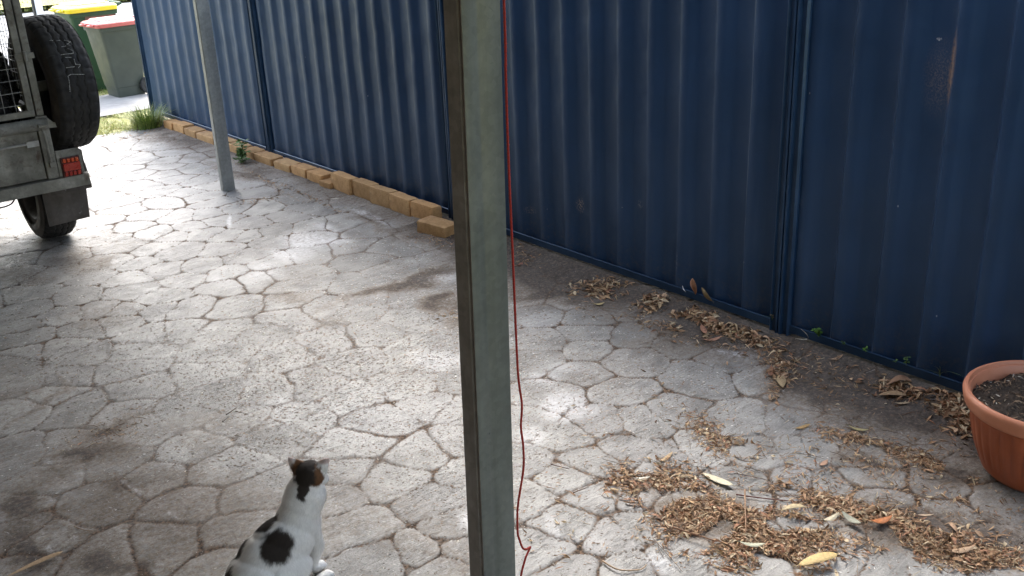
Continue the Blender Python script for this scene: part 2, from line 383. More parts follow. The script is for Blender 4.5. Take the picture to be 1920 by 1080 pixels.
M['tarp'] = simple('grey_tarp', (0.035, 0.037, 0.042), (0.075, 0.078, 0.085), 8, 0.6, bstr=0.8, bd=0.02, bs=12)
S=[[1.164,4.645],[1.039,4.538],[0.94,4.736],[0.896,4.579],[0.785,4.238],[0.942,4.185],[1.142,3.845],[1.175,4.075],[1.26,4.214],[1.087,4.325],[0.901,3.846],[1.008,3.7],[1.023,3.493],[1.2,3.511],[1.382,3.797],[1.536,3.937],[1.403,4.352],[1.333,4.623],[1.32,4.821],[1.525,4.612],[1.64,4.532],[1.53,4.308],[1.675,4.162],[1.813,4.383],[1.151,4.899],[1.057,5.109],[0.974,4.917],[0.703,3.999],[0.831,4.074],[0.801,4.52],[1.325,3.542],[1.327,3.31],[0.58,3.62],[0.644,3.412],[0.863,3.358],[0.753,3.541],[0.708,3.126],[0.934,3.119],[0.941,2.89],[0.5,3.001],[0.797,2.728],[0.967,2.663],[1.107,3.024],[1.074,3.219],[1.087,2.816],[0.418,2.905],[0.6,2.787],[0.879,2.524],[0.473,3.273],[0.436,3.146],[1.935,4.055],[2.144,4.043],[1.771,4.005],[2.212,3.909],[2.102,3.62],[2.338,3.645],[2.113,3.32],[1.931,3.68],[1.74,3.694],[1.906,3.417],[1.682,3.363],[1.51,3.436],[1.731,3.135],[1.951,3.084],[2.214,3.168],[2.125,2.958],[1.499,3.143],[1.72,2.927],[1.905,2.892],[1.97,2.756],[1.376,3.123],[2.554,3.623],[1.565,2.831],[1.685,2.623],[1.838,2.593],[1.515,2.539],[1.547,2.355],[1.425,2.694],[1.324,2.589],[1.291,2.394],[1.365,2.137],[1.226,2.181],[1.447,2.06],[1.725,2.406],[1.512,2.166],[1.346,2.017],[2.607,3.014],[2.683,2.809],[2.804,2.934],[2.916,2.766],[2.739,2.607],[3.003,2.577],[2.815,2.307],[2.52,2.426],[2.56,2.19],[2.511,2.662],[2.309,2.616],[2.462,2.884],[3.051,2.33],[3.203,2.414],[3.01,3.249],[3.13,2.969],[2.773,3.219],[2.927,3.061],[2.395,2.239],[2.303,2.318],[2.151,2.342],[2.104,2.523],[2.657,2.01],[3.011,2.145],[3.142,2.698],[1.928,2.165],[1.773,1.964],[2.098,2.165],[1.917,1.98],[1.806,1.794],[1.625,1.91],[1.775,2.158],[1.907,2.311],[1.622,1.775],[2.219,2.137],[2.014,1.908],[2.259,1.986],[2.418,1.944],[2.066,1.757],[2.354,1.748],[2.243,1.661],[1.883,1.597],[2.52,1.821],[2.126,1.546],[1.939,1.78],[1.734,1.669],[1.99,1.463],[2.677,1.703],[2.767,1.529],[2.67,1.444],[2.77,1.292],[2.572,1.356],[2.525,1.514],[2.95,1.287],[2.814,1.097],[2.534,1.235],[2.461,1.609],[2.277,1.324],[2.34,1.208],[2.648,1.203],[2.602,1.037],[2.412,1.119],[2.471,1.017],[2.356,1.481],[2.932,1.408],[2.944,1.58],[2.812,1.735],[2.983,1.951],[3.052,1.765],[3.222,1.969],[3.204,2.263],[2.785,1.858],[2.913,8.237],[2.654,7.743],[2.742,8.354],[2.779,7.524],[2.929,7.424],[2.891,7.721],[2.388,7.504],[2.453,7.274],[2.685,7.347],[2.784,7.119],[2.591,7.117],[2.57,6.949],[2.674,6.748],[2.666,6.554],[2.185,7.155],[2.373,6.944],[2.392,6.724],[2.518,6.526],[2.536,6.375],[2.278,6.424],[2.076,6.648],[1.991,6.832],[2.535,6.141],[2.572,5.927],[2.066,6.449],[2.094,6.202],[2.239,6.044],[2.395,5.955],[2.688,5.8],[2.824,6.184],[2.395,5.762],[2.206,5.767],[2.484,5.542],[2.724,5.514],[1.846,6.312],[1.925,6.071],[1.993,5.819],[1.779,6.122],[2.046,5.69],[2.199,5.597],[1.752,5.934],[1.762,5.743],[2.292,5.454],[2.528,5.316],[2.895,5.572],[2.974,5.797],[1.884,5.546],[1.633,5.491],[1.957,5.377],[2.158,5.254],[2.405,5.166],[1.734,5.361],[2.269,4.822],[2.194,5.024],[1.954,5.069],[1.786,5.151],[2.453,4.787],[2.602,5.051],[3.158,6.515],[3.085,6.183],[2.879,6.415],[3.102,6.027],[2.021,7.08],[2.725,5.206],[2.864,5.13],[2.91,4.904],[2.719,4.697],[2.819,4.551],[2.053,4.646],[2.25,4.607],[2.174,4.412],[2.068,4.246],[2.645,4.486],[2.654,4.241],[2.406,4.171],[2.31,4.017],[2.644,3.924],[2.875,4.124],[2.487,3.815],[3.083,4.536],[1.999,4.847],[1.892,4.683],[2.362,5.351],[1.468,5.31],[1.589,5.15],[1.808,4.922],[1.551,4.973],[1.629,4.789],[1.404,4.726],[1.304,5.125],[1.131,5.303],[1.285,6.156],[1.221,5.963],[1.294,5.526],[1.166,5.659]]
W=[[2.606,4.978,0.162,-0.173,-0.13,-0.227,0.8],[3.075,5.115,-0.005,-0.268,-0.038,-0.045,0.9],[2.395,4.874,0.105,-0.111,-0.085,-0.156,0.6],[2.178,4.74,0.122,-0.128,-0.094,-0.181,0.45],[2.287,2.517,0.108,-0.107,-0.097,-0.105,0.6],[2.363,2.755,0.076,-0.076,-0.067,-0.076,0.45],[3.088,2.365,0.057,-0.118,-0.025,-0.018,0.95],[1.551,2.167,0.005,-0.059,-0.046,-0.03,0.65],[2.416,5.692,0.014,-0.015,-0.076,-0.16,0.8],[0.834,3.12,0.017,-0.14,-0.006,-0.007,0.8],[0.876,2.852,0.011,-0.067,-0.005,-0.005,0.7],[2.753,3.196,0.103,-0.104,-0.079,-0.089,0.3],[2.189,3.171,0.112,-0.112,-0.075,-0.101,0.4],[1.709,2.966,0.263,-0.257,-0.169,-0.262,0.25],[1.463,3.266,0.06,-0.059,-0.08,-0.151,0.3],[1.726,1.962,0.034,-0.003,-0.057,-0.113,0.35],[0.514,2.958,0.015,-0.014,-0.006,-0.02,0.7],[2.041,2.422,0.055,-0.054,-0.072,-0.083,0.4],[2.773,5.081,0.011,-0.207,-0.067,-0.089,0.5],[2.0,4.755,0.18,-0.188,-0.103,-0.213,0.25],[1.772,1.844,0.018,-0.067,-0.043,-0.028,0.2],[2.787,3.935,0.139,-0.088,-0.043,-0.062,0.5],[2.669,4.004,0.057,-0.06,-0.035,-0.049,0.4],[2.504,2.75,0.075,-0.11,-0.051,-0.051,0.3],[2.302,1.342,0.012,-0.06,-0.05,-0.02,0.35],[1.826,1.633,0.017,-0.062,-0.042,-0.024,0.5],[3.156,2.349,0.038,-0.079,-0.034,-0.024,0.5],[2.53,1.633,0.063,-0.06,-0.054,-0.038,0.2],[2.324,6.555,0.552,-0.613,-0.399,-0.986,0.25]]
D=[[3.122,3.532,0.176,-0.183,-0.165,-0.182,1],[2.596,3.723,0.153,-0.098,-0.083,-0.121,0.7],[2.53,4.042,0.412,-0.012,-0.047,-0.089,0.6],[2.493,3.46,0.104,-0.106,-0.08,-0.105,0.7],[3.241,3.058,-0.046,-0.368,-0.109,-0.072,0.7],[3.367,1.824,-0.009,-0.407,-0.119,-0.05,1],[3.34,2.201,-0.019,-0.247,-0.099,-0.048,0.8],[3.41,2.745,-0.045,-0.336,-0.091,-0.053,0.8],[3.258,1.563,0.109,-0.107,-0.144,-0.079,0.6],[3.106,1.892,0.004,-0.168,-0.154,-0.071,0.6],[0.506,3.283,0.08,-0.076,-0.044,-0.162,0.85],[0.437,3.088,0.051,-0.048,-0.047,-0.173,0.6],[0.62,2.751,0.072,-0.068,-0.023,-0.065,0.55],[0.971,3.601,0.119,0.003,-0.011,-0.053,0.5],[0.783,3.486,0.163,-0.085,-0.015,-0.056,0.5],[1.129,5.552,0.187,-0.195,-0.11,-0.403,0.4],[2.892,1.306,0.074,-0.071,-0.089,-0.047,0.5],[2.712,1.549,0.044,-0.09,-0.061,-0.032,0.5],[2.977,6.614,0.034,-1.251,-0.071,-0.116,0.5],[3.05,4.929,-0.012,-0.704,-0.061,-0.071,0.5],[3.084,4.334,0.004,-0.178,-0.079,-0.083,0.7],[3.383,3.533,-0.075,-0.473,-0.068,-0.049,1],[2.099,1.725,0.09,-0.245,-0.118,-0.073,0.35],[2.473,1.217,0.197,-0.256,-0.12,-0.062,0.45],[1.463,5.549,0.128,-0.135,-0.085,-0.257,0.4],[0.813,4.027,0.16,0.174,0.001,-0.046,0.5],[3.053,2.203,-0.037,-0.16,-0.081,-0.035,0.45],[0.784,3.217,0.104,-0.004,-0.013,-0.072,0.4],[2.135,2.035,0.077,-0.074,-0.071,-0.067,0.3],[0.586,3.384,0.124,-0.119,-0.025,-0.088,0.4],[1.795,3.998,0.407,-0.264,-0.037,-0.078,0.25],[2.075,4.259,0.2,-0.067,-0.03,-0.065,0.25]]
L=[[2.11,1.756,0.043,-0.201,-0.098,-0.055,900,1],[2.156,1.946,0.089,-0.085,-0.061,-0.056,220,1],[2.163,1.568,0.06,-0.162,-0.076,-0.043,700,1],[2.038,1.611,0.077,-0.135,-0.07,-0.047,420,1],[2.245,1.433,0.062,-0.113,-0.075,-0.042,420,1],[2.433,1.447,0.022,-0.135,-0.049,-0.021,280,1.1],[2.501,1.304,0.033,-0.1,-0.048,-0.021,200,1.1],[2.481,1.137,0.074,-0.136,-0.079,-0.034,480,1.1],[2.52,0.997,0.076,-0.071,-0.051,-0.025,280,1],[2.082,1.41,0.1,-0.094,-0.056,-0.041,320,1],[2.505,1.997,-0.027,-0.119,-0.068,-0.026,210,0.9],[2.499,1.851,0.012,-0.086,-0.049,-0.026,120,0.9],[2.844,1.591,0.039,-0.152,-0.04,-0.019,180,0.9],[2.873,1.371,0.009,-0.117,-0.039,-0.014,150,0.9],[3.275,1.49,-0.056,-0.093,-0.116,-0.02,230,1.1],[3.251,1.687,0.014,-0.075,-0.048,-0.021,60,1.1],[3.207,3.239,0.093,-0.096,-0.067,-0.067,150,1],[3.233,2.882,-0.033,-0.141,-0.086,-0.049,150,1],[3.252,2.645,-0.0,-0.154,-0.057,-0.035,190,1],[3.248,2.407,0.0,-0.142,-0.046,-0.026,110,1],[3.077,2.112,0.03,-0.029,-0.155,-0.113,100,0.9],[2.78,1.809,0.252,-0.548,-0.418,-0.244,300,0.7],[2.236,2.081,0.197,-0.191,-0.236,-0.221,90,0.7],[3.023,6.457,-0.062,-0.518,-0.028,-0.039,60,0.9],[3.024,5.85,-0.025,-0.415,-0.027,-0.036,60,0.9],[2.719,5.973,0.137,-0.028,-0.021,-0.046,30,0.9],[3.076,4.449,0.044,-0.139,-0.051,-0.062,70,0.7],[3.279,3.877,0.051,-0.054,-0.096,-0.111,30,0.9],[2.674,1.427,0.172,-0.347,-0.248,-0.123,220,0.8],[2.857,8.565,0.239,0.03,-0.041,-0.124,50,0.9],[3.29,5.816,0.075,-0.084,-0.034,-0.057,12,0.9],[0.908,3.567,0.129,-0.024,-0.014,-0.06,60,0.6],[2.531,3.509,0.084,-0.054,-0.036,-0.051,60,0.6],[3.236,1.954,0.001,-0.259,-0.124,-0.057,60,0.8]]
# ================================================================ SETTING
def ellw(P, e):
    """soft weight of points inside an ellipse (cx,cy, ax,ay, bx,by)"""
    cx, cy, ax, ay, bx, by = e[:6]
    det = ax*by - ay*bx
    dx, dy = P[:,0]-cx, P[:,1]-cy
    u = (dx*by - dy*bx)/det; v = (-dx*ay + dy*ax)/det
    return np.sqrt(u*u + v*v)

def axis_steps(pts):
    out = []
    for a, b, s0, s1 in pts:
        x = a
        while x < b - 1e-6:
            out.append(x); t = (x-a)/(b-a); x += s0 + (s1-s0)*t
    out.append(pts[-1][1]); return np.array(out)

def extra_seeds():
    rng = np.random.RandomState(3)
    P = [tuple(s) for s in S]
    G = np.array(P)
    for _ in range(60000):
        p = (rng.uniform(-3.2, 3.9), rng.uniform(-1.6, 9.4))
        d = np.hypot(G[:,0]-p[0], G[:,1]-p[1])
        if d.min() > 0.27:
            G = np.vstack([G, p])
    return G
SEEDS = extra_seeds()

def cells(P):
    """distance to the nearest joint between stamped stones and the stone's number"""
    wv = np.stack([fbm(P, 5.0, 3) - .5, fbm(P, 5.0, 3, 9.1) - .5], 1) * 0.065 + np.stack([fbm(P, 24, 2, 3.3) - .5, fbm(P, 24, 2, 6.1) - .5], 1) * 0.016
    Q = (P + wv)
    n = len(Q); d = np.full(n, 9.0, 'f4'); idx = np.zeros(n, int); d3 = np.full(n, 9.0, 'f4')
    Sd = SEEDS
    for k in range(0, n, 40000):
        q = Q[k:k+40000]
        lo = q.min(0) - .9; hi = q.max(0) + .9
        near = np.where((Sd[:,0] > lo[0]) & (Sd[:,0] < hi[0]) & (Sd[:,1] > lo[1]) & (Sd[:,1] < hi[1]))[0]
        s = Sd[near]
        D2 = (q[:,None,0]-s[None,:,0])**2 + (q[:,None,1]-s[None,:,1])**2
        o = np.argpartition(D2, 3, axis=1)[:, :4]
        dd = np.take_along_axis(D2, o, 1); oo = np.argsort(dd, 1); o = np.take_along_axis(o, oo, 1); dd = np.take_along_axis(dd, oo, 1)
        s1 = s[o[:,0]]
        e = []
        for j in (1, 2, 3):
            sj = s[o[:,j]]; e.append((dd[:,j]-dd[:,0])/(2*np.hypot(s1[:,0]-sj[:,0], s1[:,1]-sj[:,1])+1e-9))
        e = np.sort(np.array(e), 0)
        # round the corners of the stones
        kk = 0.03
        h = np.clip(0.5 + 0.5*(e[1]-e[0])/kk, 0, 1)
        d[k:k+40000] = e[0]*h + e[1]*(1-h) - kk*h*(1-h)
        idx[k:k+40000] = near[o[:,0]]
    return d, idx

def ground_z(P, full=False):
    d, idx = cells(P)
    jw = 0.0020 + 0.0060 * sstep(0.42, 0.72, fbm(P, 3.0, 3, 21.0)) 
    fade = 1 - 0.70 * sstep(0.50, 0.62, fbm(P, 1.3, 3, 5.0))
    worn = np.exp(-(((P[:,0]-1.75)/.95)**2 + ((P[:,1]-3.35)/np.where(P[:,1] < 3.35, .72, .95))**2)) * sstep(.22, .46, fbm(P, 2.6, 3, 61.0))
    fade = fade - 1.0*worn; jw = jw*(1 - .45*worn) + 0.0030*(1 - sstep(1.1, 1.7, P[:,0]))*(1 - sstep(3.2, 4.2, P[:,1]))
    joint = (1 - sstep(jw*0.35, jw*1.25, d + 0.002*(fbm(P, 60, 2)-.5))) * np.clip(0.45 + 0.55*fade + 0.2*sstep(4.2, 5.2, P[:,1]), 0.04, 1)
    rs = np.random.RandomState(5); cz = rs.rand(len(SEEDS)); tx = rs.randn(len(SEEDS), 2)*0.010
    rel = P - SEEDS[idx]
    z = (cz[idx]-.5)*0.003 + (rel*tx[idx]).sum(1)*0.6
    z = z * sstep(0.0, 0.03, d)
    z = z - 0.0034*joint + 0.0035*(fbm(P, 9, 4, 2.0)-.5) + 0.0022*(fbm(P@np.array([[.8,-.6],[.6,.8]])*np.array([1,3.0]), 16, 3)-.5)
    if full: return z, joint, cz[idx]
    return z

def build_driveway():
    xs = axis_steps([(-3.0, 0.15, .035, .022), (0.15, 3.42, .0075, .0075)])
    ys = axis_steps([(-1.4, 0.75, .03, .015), (0.75, 4.0, .0055, .0095), (4.0, 8.86, .0095, .017)])
    X, Y = np.meshgrid(xs, ys); P = np.stack([X.ravel(), Y.ravel()], 1)
    z, joint, cell = ground_z(P, True)
    dirt = np.zeros(len(P)); pale_mark = np.zeros(len(P))
    wob = np.stack([fbm(P, 6, 4, 31) - .5, fbm(P, 6, 4, 47) - .5], 1) * 0.16
    for e in D: dirt = np.maximum(dirt, e[6] * (0.62 if e[0] < 1.35 else 1.0) * (1 - sstep(0.2, 1.45, ellw(P + wob*1.6, e))))
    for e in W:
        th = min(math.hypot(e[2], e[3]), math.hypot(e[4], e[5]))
        pale_mark = np.maximum(pale_mark, e[6] * (1 - sstep(0.3, 1.15, ellw(P + wob*min(1, th*6), e))))
    # dirt gathers along the fence line
    edge = 3.36 - P[:,0] + 0.16*(fbm(P, 3, 4, 13)-.5)*2
    dirt = np.maximum(dirt, (1 - sstep(0.06, 0.55, edge)) * np.where(P[:,1] < 4.8, 1.0, 0.75))
    dirt = np.clip(dirt*0.92 + 0.30*sstep(.46, .70, fbm(P, 2.4, 5, 77)) + 0.34*(1 - sstep(.6, 1.6, P[:,0]))*(1 - sstep(4.6, 6, P[:,1])) + 0.14*(1 - sstep(1.8, 2.6, P[:,1])), 0, 1)
    z = z + 0.006*dirt*fbm(P, 20, 4, 8) * (dirt > .3)
    z = z + 0.03*(1 - sstep(0.0, 0.22, 3.36 - P[:,0])) * (P[:,1] < 4.9)
    ny, nx = X.shape
    V = np.stack([P[:,0], P[:,1], z], 1).astype('f4')
    i = np.arange((ny-1)*(nx-1)); r_, c_ = i // (nx-1), i % (nx-1); a = r_*nx + c_
    F = np.stack([a, a+1, a+nx+1, a+nx], 1).astype('i4')
    me = bpy.data.meshes.new('driveway')
    me.vertices.add(len(V)); me.vertices.foreach_set('co', V.ravel())
    me.loops.add(F.size); me.loops.foreach_set('vertex_index', F.ravel())
    me.polygons.add(len(F)); me.polygons.foreach_set('loop_start', np.arange(0, F.size, 4, dtype='i4')); me.polygons.foreach_set('loop_total', np.full(len(F), 4, 'i4'))
    me.update(calc_edges=True); me.shade_smooth()
    for nm, arr in (('joint', joint), ('cell', cell), ('dirt', dirt), ('pale_mark', pale_mark)):
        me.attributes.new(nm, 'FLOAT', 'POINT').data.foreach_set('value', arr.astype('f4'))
    me.materials.append(M['drive'])
    o = bpy.data.objects.new('driveway', me); link(o); tag(o, kind='structure')
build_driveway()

def sheet(name, x0, x1, y0, y1, z, mat, nx=1, ny=1, amp=0.0):
    xs = np.linspace(x0, x1, nx+1); ys = np.linspace(y0, y1, ny+1)
    b = MB(); vs = [(x, y, z + (amp*(mnoise.noise(Vector((x*4, y*4, 0)))) if amp else 0)) for y in ys for x in xs]
    fs = [(j*(nx+1)+i, j*(nx+1)+i+1, (j+1)*(nx+1)+i+1, (j+1)*(nx+1)+i) for j in range(ny) for i in range(nx)]
    b.add(vs, fs); o = b.build(name, mat, smooth=amp > 0); tag(o, kind='structure'); return o
sheet('ground', -150, 150, -60, 250, -0.05, M['turf'])
sheet('verge', -12, 20, 8.80, 13.2, -0.012, M['turf'], 120, 16, 0.02)
sheet('footpath', -12, 20, 9.62, 10.72, 0.012, M['footpath'])
b = MB(); b.box((-40, 13.2, -0.05), (40, 13.45, 0.02)); tag(b.build('kerb', M['kerb'], bevel=0.015), kind='structure')
sheet('road', -80, 80, 13.45, 21.3, -0.04, M['road'])
sheet('far_verge', -80, 80, 21.3, 27.0, 0.05, M['turf'], 60, 8, 0.03)
sheet('dirt_strip', 3.30, 5.5, -2.4, 9.3, 0.002, M['dirt'])

# ================================================================ UNSEEN CARPORT ROOF AND ADDED SIDE WALL, BOTH SHAPING THE LIGHT
def corr_sheet(poly_x, y0, y1, z):
    pass
t = empty('carport_roof', (0, 0, 2.45), label='unseen flat corrugated carport roof carried by the two metal posts, outline shaped for the light', cat='roof')
b = MB()
edge = [(2.30, -2.4), (2.86, 7.9), (-2.9, 7.9), (-2.9, -2.4)]  # unseen roof outline, shaped so light enters over the fence
b.prism(edge, 0.0, 0.03); b.build('roof_sheet', M['roof'], t)
b = MB()
for (x0, y0), (x1, y1) in zip(edge, edge[1:] + edge[:1]):
    d = Vector((x1-x0, y1-y0, 0)); L_ = d.length; d.normalize(); nn = Vector((-d.y, d.x, 0))
    Mx = Matrix(((d.x, nn.x, 0, x0), (d.y, nn.y, 0, y0), (0, 0, 1, 0), (0, 0, 0, 1)))
    b.box((0, -0.02, -0.12), (L_, 0.02, -0.002), Mx)
b.build('beam', M['post_far'], t)
t = empty('shade_wall', (-1.05, 2, 0), label='unseen brown wall added to shade the left side of the carport', cat='shade_wall')
b = MB(); b.box((-0.25, -6, -0.05), (0, 5.6, 2.40)); b.build('wall', M['render'], t)  # unseen wall, added close by to darken the left
b = MB(); b.box((-0.6, -6.2, 2.56), (0.35, 5.8, 2.62)); b.build('shade_wall_cap', M['roof'], t, bevel=0.01)

# ================================================================ BLUE STEEL FENCE
FX = 3.345          # face of the rails
POSTS = [9.22, 6.92, 4.61, 2.31, 0.0, -2.31]
PHASE = [8.832, 6.487, 4.051, 2.081, -0.2]
fence = empty('metal_fence', (3.37, 4.6, 0), label='tall navy blue ribbed steel fence running the length of the driveway', cat='fence')
def rel(o): o.location = -Vector(fence.location); return o
ZB, ZT = 0.06, 1.80
for k in range(5):
    ya, yb = POSTS[k+1] + 0.018, POSTS[k] - 0.018
    prof = []       # (y, depth) ribs: pan back at 0, crest 0.026 to the viewer
    n0 = int((ya - PHASE[k]) / 0.19) - 2
    pts = []
    for j in range(n0, n0 + 18):
        y0 = PHASE[k] + j*0.19
        # seen from low y to high y: pan, soft slope up, crest, sharp slope down at y0
        pts += [(y0-0.190+0.014, 0.0), (y0-0.105, 0.001), (y0-0.090, 0.004), (y0-0.060, 0.020), (y0-0.048, 0.0245), (y0-0.020, 0.025), (y0-0.012, 0.023), (y0+0.004, 0.003)]
    pts = [p for p in pts if ya < p[0] < yb]
    pts = [(ya, pts[0][1])] + pts + [(yb, pts[-1][1])]
    b = MB(); nz = 44; vs = []; fs = []
    for iz in range(nz+1):
        z = ZB + (ZT-ZB)*iz/nz
        for (y, dp) in pts:
            wv = 0.0030*mnoise.noise(Vector((y*3, z*4, k*7.0))) + 0.0022*max(0, mnoise.noise(Vector((y*6, z*9, k*3.0))) - .25)*4
            vs.append((FX + 0.030 - dp + wv, y, z))
    m = len(pts)
    for iz in range(nz):
        for i in range(m-1): fs.append((iz*m+i, iz*m+i+1, (iz+1)*m+i+1, (iz+1)*m+i))
    b.add(vs, fs); rel(b.build('fence_panel', M['fence'], fence, auto=22))
    # bottom and top rails: channels with a lip
    for z0, zs in ((0.045, 1), (1.80, -1)):
        b = MB()
        pr = [(FX-0.002, z0), (FX+0.058, z0), (FX+0.058, z0+zs*0.036), (FX+0.052, z0+zs*0.036), (FX+0.052, z0+zs*0.004), (FX+0.004, z0+zs*0.004), (FX+0.004, z0+zs*0.033), (FX-0.001, z0+zs*0.038), (FX-0.004, z0+zs*0.034)]
        b.prism(pr, ya-0.010, yb+0.010, 'y'); rel(b.build('bottom_rail' if zs > 0 else 'top_rail', M['fence_trim'], fence, auto=30))
for yp in POSTS:
    for s in (0,):
        h = 0.050
        # two back-to-back channels: outer lips, two flats and a centre groove
        pr = [(-h, 0.028), (-h, -0.004), (-h+0.008, -0.014), (-h+0.014, -0.004), (-0.016, -0.004), (-0.012, -0.018), (-0.0035, -0.018), (-0.002, 0.004),
              (0.002, 0.004), (0.0035, -0.018), (0.012, -0.018), (0.016, -0.004), (h-0.014, -0.004), (h-0.008, -0.014), (h, -0.004), (h, 0.028)]
        hw = 0.62 if yp > 9 else 1.0
        b = MB(); b.prism([(FX + d, yp + a*hw) for a, d in pr], -0.02, 1.83); rel(b.build('fence_post', M['fence_trim'], fence, auto=30))

# ================================================================ CARPORT POSTS
def post(loc, w, d, h, lean, label, m_front, m_side, notch=True):
    t = empty('carport_post', loc, label=label, cat='post', group='steel posts carrying the carport')
    t.rotation_euler = (0, lean, 0)
    # lipped channel section: web towards -y, flange towards -x
    b = MB(); r = 0.004
    pr = [(r, 0), (w*0.30, 0), (w*0.31, 0.0006), (w*0.42, 0.0006), (w*0.43, 0), (w-r, 0), (w-0.001, 0.001), (w, r), (w, d), (w-0.014, d), (w-0.014, d-0.002), (w-0.002, d-0.002), (w-0.002, 0.002), (0.002, 0.002), (0.0, 0.001)]
    b.prism(pr, -0.02, h); b.build('web', m_front, t, auto=35)
    b = MB()
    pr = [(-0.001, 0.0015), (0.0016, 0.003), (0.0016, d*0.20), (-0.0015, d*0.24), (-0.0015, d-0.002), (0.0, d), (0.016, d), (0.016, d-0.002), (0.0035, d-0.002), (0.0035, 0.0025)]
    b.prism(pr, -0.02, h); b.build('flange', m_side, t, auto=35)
    return t
pf = post((1.248, 1.70, 0.0), 0.104, 0.062, 2.40, R(1.30), 'near dull green-grey galvanised post crossing the whole picture, with a red cord beside it', M['post'], M['post_side'])
b = MB()
for (x, z) in ((0.012, 1.08), (0.05, 1.15), (0.03, 0.62)):
    b = MB(); b.lathe([(0.0005, -0.002), (0.0028, -0.0015), (0.003, 0.0005)], 8, Matrix.Translation((x, 0, z)) @ Matrix.Rotation(R(90), 4, 'X'))
    b.build('rivet', M['rubber_black'], pf)
post((2.690, 6.345, 0.0), 0.082, 0.052, 2.40, R(0.3), 'far slim pale grey galvanised post standing on the driveway near the bricks', M['post_far'], M['post_far'])

# red cord
cp = [(1.439,1.619),(1.438,1.446),(1.434,1.263),(1.430,1.001),(1.429,0.804),(1.434,0.699),(1.4445,0.619),(1.436,0.561),(1.437,0.50),(1.434,0.434),(1.414,0.329),(1.411,0.25),(1.413,0.225),(1.420,0.196),(1.436,0.184),(1.450,0.180),(1.451,0.176),(1.437,0.166),(1.427,0.158),(1.412,0.112),(1.408,0.05),(1.43,0.006),(1.50,0.005)]
pts = [Vector((1.444, 1.752, 2.38))] + [Vector((x, 1.75 + 0.004*math.sin(i*1.3), z)) for i, (x, z) in enumerate(cp)]
def catmull(p, n=6):
    out = []
    for i in range(len(p)-1):
        a, b_, c, d = p[max(i-1, 0)], p[i], p[i+1], p[min(i+2, len(p)-1)]
        for k in range(n):
            t_ = k/n
            out.append(0.5*((2*b_) + (c-a)*t_ + (2*a-5*b_+4*c-d)*t_*t_ + (3*b_-a-3*c+d)*t_**3))
    return out + [p[-1]]
dense = catmull(pts, 7)
b = MB(); fine = []
for i in range(len(dense)-1):
    L_ = (dense[i+1]-dense[i]).length; m = max(1, int(L_/0.0045))
    for k in range(m): fine.append(dense[i].lerp(dense[i+1], k/m))
fine.append(dense[-1])
b.tube(fine, [0.0027 + 0.0006*(i % 2) for i in range(len(fine))], 7)
for i in range(0, len(fine), 3):
    a = random.uniform(0, 6.28); dv = Vector((math.cos(a), math.sin(a), random.uniform(-.6, .6)))*random.uniform(.003, .006)
    b.tube([fine[i], fine[i]+dv], [0.0005, 0.0002], 3)
tag(b.build('red_cord', M['cord'], smooth=True), 'thin frayed red cord hanging down the right edge of the near post', 'cord')

# ================================================================ BRICKS
def brick(x, y, z, L_, H_, T_, rz, label, group, tilt=(0, 0), seed=0):
    rng = random.Random(seed)
    bm = bmesh.new(); bmesh.ops.create_cube(bm, size=1.0)
    bmesh.ops.scale(bm, vec=(T_, L_, H_), verts=bm.verts)
    bmesh.ops.translate(bm, vec=(0, 0, H_/2), verts=bm.verts)
    bmesh.ops.subdivide_edges(bm, edges=bm.edges, cuts=5, use_grid_fill=True)
    for v in bm.verts:
        e = sum((abs(abs(v.co.x)-T_/2) < 1e-5, abs(abs(v.co.y)-L_/2) < 1e-5, abs(v.co.z-H_) < 1e-5 or v.co.z < 1e-5))
        if e >= 2:
            k = rng.uniform(.001, .0035) * (1.4 if e == 3 else 1)
            v.co.x -= math.copysign(k, v.co.x)*(abs(abs(v.co.x)-T_/2) < 1e-5); v.co.y -= math.copysign(k, v.co.y)*(abs(abs(v.co.y)-L_/2) < 1e-5)
            if abs(v.co.z-H_) < 1e-5: v.co.z -= k
    me = bpy.data.meshes.new('brick'); bm.to_mesh(me); bm.free(); me.materials.append(M['brick'])
    me.shade_smooth(); me.set_sharp_from_angle(angle=R(40))
    o = bpy.data.objects.new('brick', me); link(o)
    o.location = (x, y, z); o.rotation_euler = (tilt[0], tilt[1], rz)
    return tag(o, label, 'brick', group)
ordn = ['', 'second', 'third', 'fourth', 'fifth', 'sixth', 'seventh', 'eighth', 'ninth', 'tenth', 'eleventh', 'twelfth']
yb = [(8.71,8.52),(8.52,8.30),(8.29,8.05),(8.04,7.71),(7.69,7.44),(7.43,7.20),(7.19,6.99),(6.98,6.70),(6.66,6.43),(6.42,6.20),(6.19,5.98)]
lab = ['tan brick half under the grass tuft at the far end of the edging',
 'tan brick second from the grass end of the low edging, raised above its neighbours',
 'tan brick third from the grass end of the low edging',
 'long tan edging brick fourth from the grass end, dirt piled on top',
 'tan edging brick just left of the far slim post',
 'tan edging brick mostly hidden behind the far slim post',
 'tan edging brick just right of the far slim post',
 'tan edging brick behind the leafy weed',
 'low tan brick immediately right of the fence post in the edging',
 'low tan brick second to the right of the fence post in the edging',
 'low tan brick third to the right of the fence post in the edging']
for i, ((a, c), lb) in enumerate(zip(yb, lab)):
    h = 0.082 if i == 1 else 0.066
    brick(3.232 + 0.055 + random.uniform(-.006, .006), (a+c)/2, -0.006, (a-c)-0.006, h + random.uniform(-.005, .004), 0.11, R(random.uniform(-2, 2)), lb, 'low brick edging under the fence', (0, R(random.uniform(-3, 3))), i)
brick(3.262, 5.91, -0.008, 0.13, 0.048, 0.10, R(4), 'small sunken brick piece just before the upright bricks', 'low brick edging under the fence', seed=40)
ub = [(5.865,5.600),(5.595,5.372),(5.372,5.150),(5.147,4.918),(4.912,4.690)]
